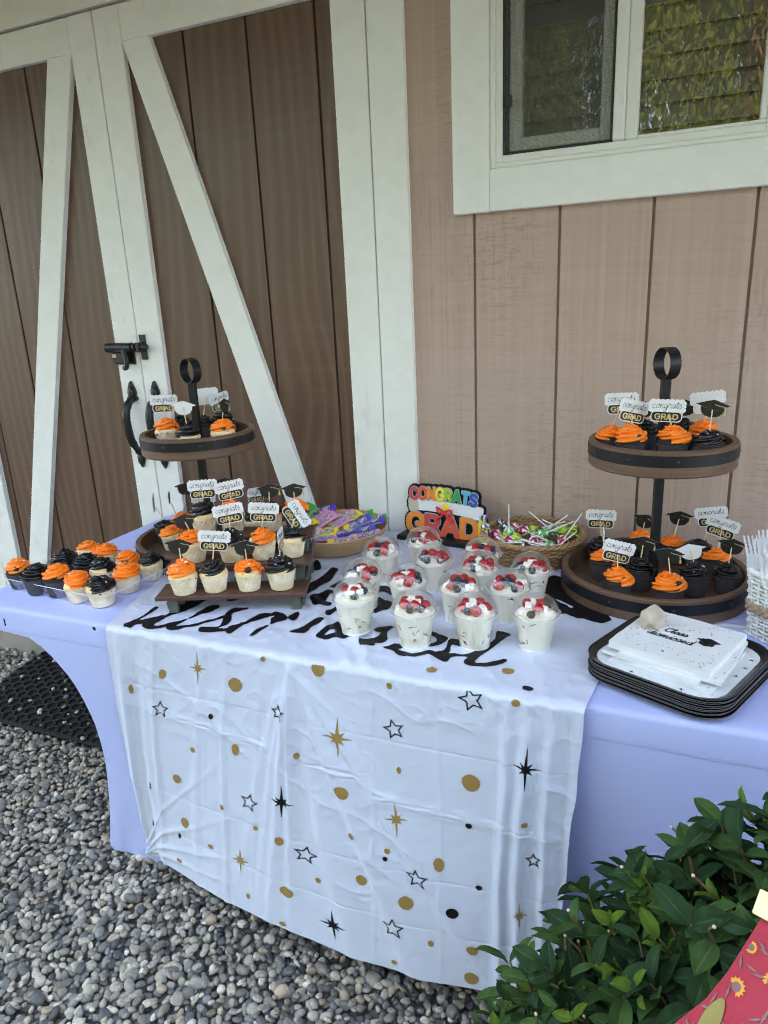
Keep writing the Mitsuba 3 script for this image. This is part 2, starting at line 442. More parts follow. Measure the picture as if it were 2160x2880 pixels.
put('cell_wall', shp(cat(L)), 'mat_plastic', parent=mk, kind='stuff')
yy = np.linspace(-.372, .0, 8); xx = np.linspace(-1.745, -.53, 4)
Xm, Ym = np.meshgrid(xx, yy, indexing='ij')
put('base_sheet', shp(grid(np.stack([Xm, Ym, gz(Ym) + .027], -1)), True), 'mat_plastic', parent=mk)
Pm = np.column_stack([g.uniform(-1.73, -.6, 75), g.uniform(-.36, -.01, 75)])
MM, MC = pebbles(np.column_stack([Pm, gz(Pm[:, 1]) + .033]), g.uniform(.004, .010, 75), 8)
put('pebbles_in_cells', shp(MM, True, color=MC), 'pebble', parent=mk, kind='stuff')

# ---------------------------------------------------------------- the shed
SH = thing('shed', 'tan board sided shed with brown double barn doors and white trim', 'shed')
def sp(name, mesh, m, under=None, smooth=False):
    return put(name, shp(mesh, smooth), m, parent=SH + ('__' + under if under else ''))
ZTOP = 2.33
# siding boards: one between each pair of grooves
sp('wall', bx(-.175, 5.0, .0095, .06, .14, 1.62, .001), 'groove_tan')
for i in range(-1, 24):
    x0, x1 = .2032 * i + .0032, .2032 * (i + 1) - .0032
    z1 = ZTOP if (i < 0 or i > 2) else 1.60
    if i == -1: x0 = -.19
    sp('board', bx(x0, x1, 0, .0098, .20, z1, .0016), 'siding', 'wall')
sp('upper_wall', bx(.66, 5.0, .0101, .06, 1.62, ZTOP, .001), 'groove_tan')
sp('upper_wall', bx(-.175, .030, .0101, .06, 1.621, ZTOP, .001), 'groove')
sp('upper_wall', bx(.031, .659, .0101, .06, 2.21, ZTOP, .001), 'groove')
sp('foundation', bx(-6.0, 5.0, -.004, .12, -.3, .198, .006), 'concrete')
# doors
def door(x0, x1, under, hinge_left, zb=.222, zt=2.158):
    """x0..x1 outer edges; frame boards 88 mm wide, brace from the meeting stile's top to the far stile's foot"""
    k = sp(under, bx(x0 + .004, x1 - .004, .0095, .040, zb, zt, .001), 'groove')
    u = k[len(SH) + 2:]
    grooves = [-1.748, -1.552, -1.353, -1.157] if hinge_left else [-.978, -.784, -.591, -.395]
    xs = [x0 + .01] + [q for q in grooves if x0 + .03 < q < x1 - .03] + [x1 - .01]
    for a, b in zip(xs[:-1], xs[1:]):
        sp('board', bx(a + .0032, b - .0032, .0, .0098, zb + .004, zt - .004, .0018), 'door', u)
    w, t0, t1 = .088, -.019, -.0004
    for a in (x0, x1 - w):
        sp('stile', bx(a, a + w, t0, t1, zb, zt, .0012), 'trim', u)
    sp('rail', bx(x0 + w + .0006, x1 - w - .0006, t0 + .0005, t1, zt - w, zt - .0005, .0012), 'trim', u)
    sp('rail', bx(x0 + w + .0006, x1 - w - .0006, t0 + .0005, t1, zb + .0005, zb + w, .0012), 'trim', u)
    # brace
    top, bot = zt - w - .0008, zb + w + .0008
    if hinge_left:
        q = [(x1 - w - .0008, top), (x1 - w - .090, top), (x0 + w + .001, bot + .0), (x0 + w + .09, bot)]
    else:
        q = [(x0 + w + .0008, top), (x0 + w + .090, top), (x1 - w - .001, bot), (x1 - w - .09, bot)]
    m = stand(ext(Polygon(q), .0180)); m.apply_translation([0, -.0004, 0])
    sp('brace', m, 'trim', u)
    return u
dl = door(-1.864, -1.0615, 'door', True)
dr_ = door(-1.0575, -.2555, 'door', False)
labels[SH + '__' + dl] = {'label': 'left barn door leaf with latch body'}
labels[SH + '__' + dr_] = {'label': 'right barn door leaf'}
sp('door_trim', bx(-.2515, -.162, -.0185, .004, .2, 2.1645, .0012), 'trim')
sp('door_trim', bx(-1.96, -1.868, -.0185, .004, .2, 2.1645, .0012), 'trim')
sp('door_trim', bx(-1.97, -.150, -.021, .004, 2.1655, 2.262, .0012), 'trim')
sp('upper_wall', bx(-6.0, -.176, .0005, .06, 2.263, ZTOP, .001), 'siding')
sp('left_wall', bx(-6.0, -1.961, .0005, .06, .2, 2.262, .001), 'siding')

def finial(s, up):
    """spade finial lying in the xz plane, base at the origin"""
    q = [(-.014, -.002), (-.021, .006), (-.013, .012), (-.016, .022), (-.012, .036), (0, .058), (.012, .036), (.016, .022), (.013, .012), (.021, .006), (.014, -.002)]
    p = Polygon(catmull(np.array(q), 3)).buffer(.0008)
    if not up: p = affinity.scale(p, 1, -1, origin=(0, 0))
    return stand(ext(affinity.scale(p, s, s, origin=(0, 0)), .006))
for under, x in ((dl, -1.1065), (dr_, -1.0150)):
    hk = numbered(SH + '__' + under + '__handle')
    f1 = finial(1.0, True); f1.apply_translation([x, -.0195, 1.106])
    f2 = finial(.9, False); f2.apply_translation([x, -.0195, .940])
    b1 = trimesh.creation.icosphere(subdivisions=2); b1.apply_transform(mat4(None, (x, -.028, 1.126)) @ np.diag([.011, .008, .022, 1]))
    b2 = trimesh.creation.icosphere(subdivisions=2); b2.apply_transform(mat4(None, (x, -.028, .915)) @ np.diag([.010, .007, .018, 1]))
    grip = tube(catmull([(x, -.026, 1.108), (x, -.045, 1.098), (x, -.062, 1.070), (x, -.064, 1.035), (x, -.058, .99), (x, -.045, .962), (x, -.026, .938)], 6), [.011] * 6 + [.0125] * 24 + [.0105] * 7, 10)
    put('handle', shp(cat(f1, f2, b1, b2, grip), 45), 'iron', parent=SH + '__' + under)
def cyl(p0, p1, r, n=14): return tube(np.array([p0, p1], float), r, n)
zl = 1.268
latch = cat(bx(-1.150, -1.075, -.026, -.0192, zl - .052, zl + .004, .001), bx(-1.146, -1.09, -.044, -.026, zl - .048, zl - .014, .003),
            cyl((-1.163, -.040, zl), (-1.064, -.040, zl), .0145), bx(-1.130, -1.078, -.052, -.026, zl - .014, zl + .012, .003),
            tube(catmull([(-1.092, -.048, zl - .005), (-1.086, -.05, zl - .035), (-1.088, -.05, zl - .058), (-1.098, -.05, zl - .062)], 4), .0075, 8))
put('latch', shp(latch, 40), 'iron', parent=SH + '__' + dl, label='black slide bolt body')
put('latch_plate', shp(bx(-1.144, -1.128, -.0452, -.0441, zl - .03, zl - .019, .0003)), 'padlock_plate', parent=SH + '__' + dl)
bolt = cat(cyl((-1.066, -.040, zl), (-1.008, -.040, zl), .008), cyl((-1.060, -.040, zl), (-1.050, -.040, zl), .0125),
           bx(-1.047, -1.026, -.026, -.0192, zl - .038, zl + .036, .001), bx(-1.043, -1.030, -.052, -.026, zl - .014, zl + .014, .002))
put('latch_keeper', shp(bolt, 40), 'iron', parent=SH + '__' + dr_)
put('hinge', shp(cat(bx(-1.955, -1.80, -.0245, -.0192, .232, .262, .002), cyl((-1.866, -.030, .222), (-1.866, -.030, .272), .009)), 40), 'iron', parent=SH + '__' + dl)

# window
W0, W1, WB, WT = .042, .640, 1.648, 2.20
wk = SH + '__window'
labels[wk] = {'label': 'white sliding window with an insect screen and closed blinds'}
def wp(name, mesh, m, smooth=False): return put(name, shp(mesh, smooth), m, parent=wk)
wp('trim', bx(-.046, W0, -.021, .001, 1.557, WT + .09, .0015), 'trim')
wp('trim', bx(W1, W1 + .088, -.021, .001, 1.557, WT + .09, .0015), 'trim')
wp('trim', bx(W0 + .0008, W1 - .0008, -.0205, .001, 1.5575, WB, .0015), 'trim')
wp('trim', bx(W0 + .0008, W1 - .0008, -.0205, .001, WT, WT + .09, .0015), 'trim')
def ring(x0, x1, z0, z1, w, y0, y1):
    return cat(bx(x0, x0 + w, y0, y1, z0, z1, .002), bx(x1 - w, x1, y0, y1, z0, z1, .002), bx(x0 + w, x1 - w, y0 + .0004, y1, z0, z0 + w, .002), bx(x0 + w, x1 - w, y0 + .0004, y1, z1 - w, z1, .002))
wp('outer_frame', cat(ring(W0 + .001, W1 - .001, WB + .001, WT - .001, .011, -.016, .05), ring(W0 + .0122, W1 - .0122, WB + .0122, WT - .0122, .016, -.008, .05)), 'vinyl')
wp('mullion', cat(bx(.313, .337, -.012, .045, WB + .029, WT - .029, .003), bx(.3375, .363, -.004, .045, WB + .029, WT - .029, .003)), 'vinyl')
wp('fixed_sash', cat(bx(.3635, .612, -.003, .045, WB + .0285, WB + .036, .002), bx(.600, .612, -.0036, .045, WB + .0365, WT - .03, .002)), 'vinyl')
wp('sliding_sash', ring(.082, .312, WB + .036, WT - .032, .028, .012, .04), 'vinyl')
wp('screen_frame', ring(.0705, .3125, WB + .0287, WT - .029, .0055, -.006, .004), 'dark_frame')
L = [bx(.075, .309, .0006, .0012, z, z + .0006, .0002) for z in np.arange(WB + .033, WT - .033, .0026)]
L += [bx(x, x + .0005, -.0001, .0005, WB + .033, WT - .033, .0002) for x in np.arange(.0765, .308, .0026)]
wp('screen_mesh', cat(L), 'screen_wire')
wp('screen_clip', bx(.0765, .092, -.010, -.0062, 1.775, 1.797, .001), 'dark_frame')
for x0, x1, y in ((.111, .284, .024), (.364, .600, .018)):
    q = np.array([[[x0, y, WB + .03], [x1, y, WB + .03]], [[x0, y, WT - .03], [x1, y, WT - .03]]])
    wp('pane', grid(q), 'pane')
for k in range(13):
    z = WB - .01 + k * .0475
    m = bx(.058, .630, -.0012, .0012, -.027, .027, .0006)
    m.apply_transform(mat4(Rx(-.32), (0, .085, z)))
    wp('slat', m, 'slat')
sp('interior', cat(bx(-.4, 1.1, .40, .42, 1.2, 2.30, .001), bx(-.4, 1.1, .061, .40, 1.18, 1.2, .001), bx(-.42, -.4, .061, .42, 1.18, 2.30, .001), bx(1.1, 1.12, .061, .42, 1.18, 2.30, .001), bx(-.4, 1.1, .061, .42, 2.30, 2.315, .001)), 'interior')
# eave, roof and the far walls
sp('soffit', bx(-6.4, 5.4, -1.15, .05, ZTOP, ZTOP + .018, .001), 'soffit')
sp('fascia', bx(-6.4, 5.4, -1.175, -1.1505, ZTOP - .02, ZTOP + .14, .003), 'trim')
def quad(a, b, c, d, t=.03):
    V = np.array([a, b, c, d], float)
    n = np.cross(V[1] - V[0], V[2] - V[0]); n /= np.linalg.norm(n)
    return trimesh.convex.convex_hull(np.vstack([V, V - n * t]))
sp('roof', cat(quad((-6.4, -1.19, ZTOP + .15), (5.4, -1.19, ZTOP + .15), (5.4, 1.7, 3.85), (-6.4, 1.7, 3.85)), quad((-6.4, 1.7, 3.85), (5.4, 1.7, 3.85), (5.4, 3.9, ZTOP + .15), (-6.4, 3.9, ZTOP + .15))), 'roof')
gab = Polygon([(.06, .1), (3.4, .1), (3.4, 2.45), (1.7, 3.70), (.06, 2.48)])
for x in (-6.0, 4.94):
    m = ext(gab, .06); m.vertices = np.stack([m.vertices[:, 2] + x, m.vertices[:, 0], m.vertices[:, 1]], 1)
    sp('gable_wall', m, 'siding')
sp('back_wall', bx(-6.0, 5.0, 3.4, 3.46, .1, 2.45, .001), 'siding')

# trees opposite, seen in the window glass
TREES = []
def tree_shapes(h, seed):
    g = np.random.default_rng(seed)
    tr = tube([(0, 0, -.1), (.05, 0, h * .4), (0, .05, h * .96)], [.22, .14, .03], 9)
    V, F = [], []
    n = 46000
    t = g.uniform(.03, 1, n) ** .85
    a = g.uniform(0, 6.28, n)
    R = (1 - t) * h * .30 + .3
    r = R * g.uniform(.3, 1, n) ** .6
    clump = meshkit.noise(np.column_stack([np.cos(a) * 2 + 5, np.sin(a) * 2 + 5, t * 9]), seed)
    keep = clump > .33
    P = np.column_stack([r * np.cos(a), r * np.sin(a), t * h - r * .28])[keep]
    for p in P:
        d = np.array([p[0], p[1], 0]); d /= np.linalg.norm(d) + 1e-6
        dirn = d * g.uniform(.1, .8) + np.array([0, 0, -g.uniform(.5, 1.1)]) + g.normal(0, .25, 3); dirn /= np.linalg.norm(dirn)
        s = np.cross(dirn, g.normal(0, 1, 3)); s /= np.linalg.norm(s)
        l, w = g.uniform(.07, .19), g.uniform(.010, .026)
        i = len(V); V += [p, p + dirn * l * .5 + s * w, p + dirn * l, p + dirn * l * .5 - s * w]; F.append((i, i + 1, i + 2, i + 3))
    return shp(tr, True), shp((np.array(V), np.array(F)))
TS = [tree_shapes(8.0, 1), tree_shapes(9.0, 2)]
for x, y, kind, s, rot, label in ((-2.3, -7.9, 0, 1.0, 0, 'tall drooping cedar mirrored in the left half of the shed window'), (1.0, -8.4, 1, 1.0, .5, 'broad yellow green cedar mirrored in the right half of the shed window'),
        (4.6, -8.6, 0, 1.05, 2.0, 'cedar standing to the right, mirrored at the edge of the window'), (-6.2, -8.6, 1, .95, 1.2, 'cedar standing left of the mirrored cedars'),
        (-10.5, -8.0, 0, 1.0, 3.1, 'cedar at the far left end of the row of cedars'), (8.6, -8.0, 1, .9, 2.2, 'cedar at the far right end of the row of cedars'),
        (-.6, -11.5, 0, 1.3, 4.0, 'taller cedar behind the gap between the two mirrored cedars')):
    k = thing('tree', label, 'tree', 'cedars facing the shed')
    M = mat4(Rz(rot), (x, y, 0), s)
    put('trunk', TS[kind][0], 'bark', M, k); put('foliage', TS[kind][1], 'tree_leaf', M, k)

# ---------------------------------------------------------------- table, stretch cover, printed runner
TZ = .739                                    # top of the stretch cover
XL, XR, YF, YB = -1.018, 1.42, -.759, -.022
tk = thing('folding_table', 'folding table hidden under the lavender stretch cover', 'table')
put('tabletop', shp(bx(XL + .006, XR - .006, YF + .006, YB - .006, .698, .7365, .006)), 'white_plastic', parent=tk)
for x in (-.77, 1.17):
    for y in (-.62, -.16):
        put('leg', shp(tube([(x, y, .70), (x + .04 * np.sign(x), y - (.02 if y < -.4 else -.02), gz(y))], .0125, 10), True), 'black_metal', parent=tk)

def super_top(n=40):
    """rounded outline of the table top, counter clockwise from the front left"""
    p = sbox(XL + .022, YF + .022, XR - .022, YB - .022).buffer(.022, quad_segs=5)
    return np.array(p.exterior.coords)[:-1][::-1]
out = super_top()
if Polygon(out).exterior.is_ccw is False: out = out[::-1]
L = LineString(np.vstack([out, out[:1]]))
ss = np.linspace(0, L.length, 400, endpoint=False)
loop = np.array([L.interpolate(s).coords[0] for s in ss])
cen = np.array([(XL + XR) / 2, (YF + YB) / 2])
rings = []
def inset(d): 
    return cen + (loop - cen) * np.array([1 - d / ((XR - XL) / 2), 1 - d / ((YB - YF) / 2)])
for d, z in ((.36, TZ), (.20, TZ), (.03, TZ), (.010, TZ - .0006), (.004, TZ - .0025), (.001, TZ - .006), (0, TZ - .011), (0, TZ - .030), (.001, TZ - .052), (.003, TZ - .060)):
    q = inset(d); rings.append(np.column_stack([q, np.full(len(q), z)]))
V = np.array(rings)
V = np.concatenate([V, V[:, :1]], 1)
cv = thing('stretch_table_cover', 'lavender white stretch cover pulled tight over the folding table with arched ends', 'table cover')
put('top', shp(cat(grid(V)), True), 'spandex', parent=cv)
# front, back: panels from the table edge to the two feet, with arched side edges
ZS = np.concatenate([[0, .006, .012, .022], np.linspace(.04, 1, 30)])
def panel(y_top, y_bot, zb_fun, name):
    zk = [.679, .672, .646, .618, .574, .525, .46, .394, .343, .312, .179, .008]
    xk = [-1.000, -.845, -.800, -.777, -.747, -.731, -.720, -.722, -.728, -.734, -.771, -.832]
    rows = []
    for k in ZS:
        z = .679 - k * (.679 - .0)
        xl = np.interp(-z, -np.array(zk), xk)
        xr = -xl + (XL + XR)
        u = np.linspace(0, 1, 90)
        x = xl + u * (xr - xl)
        lift = .16 * k ** 2 * (np.sin(PI * np.clip((u - .09) / .82, 0, 1)) ** .6)
        zz = z + lift + gz(y_bot) * k + .004 * k
        y = y_top + (y_bot - y_top) * k ** 1.15
        cr = .005 * k ** 2.5 * np.sin(u * 150 + k * 3) * np.exp(-u / .05) + .005 * k ** 2.5 * np.sin(u * 150) * np.exp(-(1 - u) / .05) + .005 * (meshkit.noise(np.stack([u * 9, 0 * u + k * 3, 0 * u], -1), 3) - .5) * math.sin(PI * k)
        rows.append(np.column_stack([x, np.full(90, y) + cr, zz]))
    put(name, shp(grid(np.array(rows)), True), 'spandex', parent=cv)
panel(YF + .004, -.652, None, 'front_panel')
panel(YB - .004, -.13, None, 'back_panel')
ZK = np.array([.679, .672, .646, .618, .574, .525, .46, .394, .343, .312, .179, .008]); XK = np.array([-1.000, -.845, -.800, -.777, -.747, -.731, -.720, -.722, -.728, -.734, -.771, -.832])
for sx in (1, -1):
    rows = []
    for k in ZS:
        v = np.linspace(0, 1, 40)
        z0 = .679 * (1 - k)
        xe = np.interp(-z0, -ZK, XK) if k > 0 else XL + .003
        kk = k ** 1.15
        ya, yb = YF + .006 + (-.652 - YF - .004) * kk, YB - .006 + (-.13 - YB + .006) * kk
        xx = xe + .004 + .16 * min(1, k * 1.6) * np.sin(PI * v)
        z = np.minimum(z0 + .40 * k * np.sin(PI * v) ** .7, .678)
        rows.append(np.column_stack([xx if sx > 0 else (XL + XR) - xx, ya + (yb - ya) * v, z]))
    put('end_panel', shp(grid(np.array(rows)), True), 'spandex', parent=cv)
put('frosting_spot', shp(cat(bx(-.905, -.902, YF - .0012, YF + .003, .694, .712, .0004), bx(-.636, -.628, YF - .001, YF + .003, .722, .729, .0006))), 'print_black', parent=cv)

ZT = .7412
def lerp_rows(u, a): return np.interp(u, np.linspace(0, 1, len(a)), a)
def rid(x, w): return np.exp(-(x / w) ** 2)
def cloth_base(u, t):
    """the hanging front: u from left to right, t from the table edge down to the hem"""
    xt = -.588 + u * .972
    xb = lerp_rows(u, [-.700, -.600, -.400, -.250, -.05, .10, .25, .345])
    yb = lerp_rows(u, [-.652, -.70, -.765, -.79, -.80, -.80, -.79, -.775])
    zb = lerp_rows(u, [.030, .066, .100, .110, .102, .106, .120, .130])
    return np.stack([xt * (1 - t) + xb * t, -.770 + (yb + .770) * np.abs(t) ** 1.3, .7372 - (.7372 - zb) * t], -1)
def crease(x, w): return np.maximum(0, 1 - np.abs(x) / w) ** 1.6
def cloth_out(u, t):
    """how far the film stands out from that"""
    s = np.clip(t * 5, 0, 1)
    d = .0040 * (meshkit.noise(np.stack([u * 6, t * 2.2, 0 * u], -1), 3) - .5)
    # folds that fan out from the bunched corner at u=.45
    for u1, a, w in ((.432, .012, .012), (.470, .014, .010), (.400, .006, .016), (.575, .007, .022), (.70, .011, .026), (.86, .009, .026), (.345, .004, .02)):
        line = .452 + (u1 - .452) * np.clip(t, 0, 1) ** (.95 if u1 > .5 else .7)
        fade = np.clip(1.15 - t, 0, 1) if u1 < .5 else .25 + .75 * np.sin(PI * np.clip(t * .9, 0, 1))
        x = u - line
        ww = w * (.6 + .9 * t)
        d = d + a * np.where(x < 0, rid(x, ww * .45), rid(x, ww * 1.5)) * fade * s
    # upright pleats at the right and at the left edge
    for u0, a, w in ((.865, .008, .011), (.905, .010, .013), (.955, .007, .010), (.985, -.006, .012), (.03, .009, .014), (.075, -.005, .016), (.13, .004, .012), (.24, .003, .010), (.31, .0035, .009)):
        d = d + a * rid(u - u0 - .006 * np.sin(t * 5 + u0 * 30), w) * (.25 + .75 * s)
    # gathered pull towards the left foot
    for k, a in ((.10, .005), (.24, .006), (.46, .006), (.80, .004)):
        d = d + a * crease((1 - t) - k * u * 2.4 - .012, .020 + .03 * u) * np.clip(1 - u * 2.6, 0, 1)
    # straight creases from the folded pack
    for u0 in (.125, .255, .385, .62, .75): d = d + .0011 * crease(u - u0 - .002, .006)
    for t0 in (.19, .62, .80): d = d - .0011 * crease(t - t0 - .02 * u, .006)
    # three bands of pressed creases
    for t0, a, b in ((.265, 0, .44), (.335, .45, .62), (.40, .60, 1.0)):
        c = t0 + (.05 * np.clip(u / .4, 0, 1) if b < .5 else (.06 * (u - .6) if a > .5 else 0))
        m = rid(t - c, .020) * sstep(a, a + .03, u) * (1 - sstep(b - .03, b, u))
        r = 1 - np.abs(2 * meshkit.fbm(np.stack([u * 13, (t - c) * 210, 0 * u + t0 * 9], -1), 2, 8) - 1)
        d = d + .0052 * m * (r - .5)
    # sparse crisp crinkles
    r = 1 - np.abs(2 * meshkit.noise(np.stack([u * 11 - t * 9, t * 6 + u * 5, 0 * u + 3], -1), 5) - 1)
    q = sstep(.42, .62, meshkit.noise(np.stack([u * 5, t * 4, 0 * u + 8], -1), 11))
    d = d + .0020 * r ** 7 * q
    r = 1 - np.abs(2 * meshkit.noise(np.stack([u * 26 + t * 15, t * 12 - u * 13, 0 * u + 1], -1), 6) - 1)
    d = d + .0010 * r ** 6 * q
    # short gathers right under the table edge
    g_ = meshkit.noise(np.stack([u * 85, t * 9, 0 * u], -1), 2)
    d = d + .0055 * np.clip(g_ - .45, 0, 1) * np.exp(-t / .045) * sstep(.0, .012, t)
    return d
def cloth_front(u, t):
    P = cloth_base(u, t)
    d = cloth_out(u, t)
    nrm = np.array([0, -1, .12])
    P = P + d[..., None] * nrm
    P[..., 0] += .004 * (meshkit.noise(np.stack([u * 8, t * 11, 0 * u + 4], -1), 9) - .5)
    return P
def top_z(x, y):
    z = ZT + 0 * x
    free = sstep(-.60, -.70, y) + .4 * sstep(-.45, -.52, y)
    q = np.stack([x * 24, y * 24, 0 * x], -1)
    r = 1 - np.abs(2 * meshkit.fbm(q, 3, 4) - 1)
    z = z + .0022 * r ** 2 * (.35 + np.clip(free, 0, 1))
    # the bunched fold beside the cupcake shelf
    f = (x + .077) * .78 - (y + .655) * -.62
    al = (x + .077) * -.62 + (y + .655) * .78
    m = np.clip((al + .16) / .06, 0, 1) * np.clip((.30 - al) / .1, 0, 1)
    wob = .018 * (meshkit.noise(np.stack([al * 30, f * 4, 0 * x], -1), 7) - .5)
    z = z + m * (.010 * rid(f + wob - .004, .014) + .007 * rid(f + wob + .034, .012) + .006 * rid(f - wob * 2 - .045, .012))
    z = z + .0035 * (meshkit.noise(np.stack([x * 55, y * 40, 0 * x], -1), 2) - .4) * rid(y + .762, .016)
    return z
def xl_of(y): return -.588 - .27 * np.clip(y + .768, 0, .40)
def xr_of(y): return .384 + .12 * (y + .768)
rk = thing('printed_table_runner', 'thin white plastic cloth printed with gold and black stars, dots and a black greeting', 'tablecloth')
U, Yv = np.meshgrid(np.linspace(0, 1, 260), np.concatenate([np.linspace(-.030, -.45, 60), np.linspace(-.455, -.762, 120)]), indexing='ij')
Xt = xl_of(Yv) + U * (xr_of(Yv) - xl_of(Yv))
TOPV = np.stack([Xt, Yv, top_z(Xt, Yv)], -1)
Uf, Tf = np.meshgrid(np.linspace(0, 1, 260), np.concatenate([[.0], np.linspace(.006, 1, 300)]), indexing='ij')
FV = cloth_front(Uf, Tf)
ALL = np.concatenate([TOPV, FV], 1)
# round the fold over the table edge
k0 = TOPV.shape[1]
sm = ALL.copy()
for _ in range(3):
    sm[:, k0 - 6:k0 + 6] = .25 * sm[:, k0 - 7:k0 + 5] + .5 * sm[:, k0 - 6:k0 + 6] + .25 * sm[:, k0 - 5:k0 + 7]
put('sheet', shp(grid(sm), True), 'film', parent=rk)

def draped(poly, where, h=.006):
    """a printed patch: the flat drawing cut fine and laid on the film, 0.7 mm proud. where(xy) -> points"""
    ms = []
    for gpoly in (poly.geoms if hasattr(poly, 'geoms') else [poly]):
        if gpoly.area < 1e-9: continue
        gpoly = gpoly.simplify(.0004)
        v, f = trimesh.creation.triangulate_polygon(gpoly, engine='earcut')
        v = np.column_stack([v, np.zeros(len(v))])
        v, f = trimesh.remesh.subdivide_to_size(v, f, h, max_iter=14)
        ms.append(trimesh.Trimesh(where(v[:, :2]), f, process=False))
    return cat(ms)
def on_front(c):
    """drawing in metres about the point c=(u,t) of the front"""
    def f(v):
        du = v[:, 0] / .99; dt = -v[:, 1] / .655
        u, t = c[0] + du, c[1] + dt
        P = cloth_front(np.clip(u, 0.001, .999), np.clip(t, 0.0, 1))
        P[:, 1] -= .0011
        return P
    return f
def on_top(v):
    return np.column_stack([v, top_z(v[:, 0], v[:, 1]) + .0010])

GOLD_DOTS=[(0.1526,0.1290,0.0093,0.0111),(0.3312,0.1187,0.0156,0.0158),(0.5152,0.0122,0.0137,0.0157),(0.6589,0.0259,0.0053,0.0066),(0.3952,0.0114,0.0047,0.0061),(0.3369,0.3532,0.0091,0.0152),(0.2300,0.3978,0.0063,0.0068),(0.1869,0.5416,0.0110,0.0119),(0.4762,0.3173,0.0058,0.0073),(0.5618,0.4006,0.0133,0.0132),(0.6737,0.2915,0.0045,0.0078),(0.8085,0.2864,0.0156,0.0177),(0.3043,0.5944,0.0053,0.0068),(0.2041,0.7302,0.0102,0.0146),(0.3901,0.6352,0.0062,0.0056),(0.4473,0.6494,0.0081,0.0109),(0.5786,0.5486,0.0067,0.0072),(0.2706,0.7860,0.0066,0.0059),(0.1852,0.9327,0.0071,0.0051),(0.6503,0.5723,0.0056,0.0061),(0.7497,0.5769,0.0101,0.0148),(0.5959,0.6995,0.0107,0.0115),(0.5182,0.7541,0.0050,0.0065),(0.4626,0.8421,0.0124,0.0123),(0.6866,0.7345,0.0142,0.0153),(0.3781,0.9294,0.0054,0.0070),(0.8120,0.8489,0.0102,0.0100),(0.7348,0.8604,0.0057,0.0071),(0.6631,0.9695,0.0059,0.0053),(0.8088,0.9607,0.0132,0.0142),(0.4565,0.9816,0.0063,0.0057),(0.9116,0.3852,0.0060,0.0055),(0.0568,0.2097,0.0054,0.0116),(0.8892,-0.0578,0.0072,0.0069),]
BLACK_DOTS=[(0.2756,0.2506,0.0051,0.0065),(0.1876,0.8051,0.0035,0.0087),(0.8042,0.4265,0.0062,0.0067),(0.6465,0.5983,0.0047,0.0051),(0.8234,0.6310,0.0063,0.0058),(0.7763,0.7300,0.0111,0.0109),]
GOLD_STARS=[(0.2407,0.0838,0.0219,0.0397),(0.5552,0.2222,0.0297,0.0449),(0.6683,0.4518,0.0231,0.0368),(0.3544,0.7897,0.0267,0.0322),(0.9080,0.6943,0.0196,0.0326),]
BLACK_STARS=[(0.4498,0.4967,0.0249,0.0428),(0.9088,0.2027,0.0266,0.0466),(0.5443,0.9027,0.0242,0.0370),]
LINE_STARS=[(0.1467,0.2649,0.0212),(0.4350,0.1805,0.0172),(0.8099,0.0255,0.0243),(0.6656,0.1617,0.0214),(0.3742,0.5418,0.0226),(0.4960,0.6720,0.0210),(0.7084,0.6388,0.0233),(0.9312,0.5020,0.0164),(0.6624,0.8341,0.0232),(0.0914,0.6165,0.0104),(0.0728,0.8141,0.0085),]
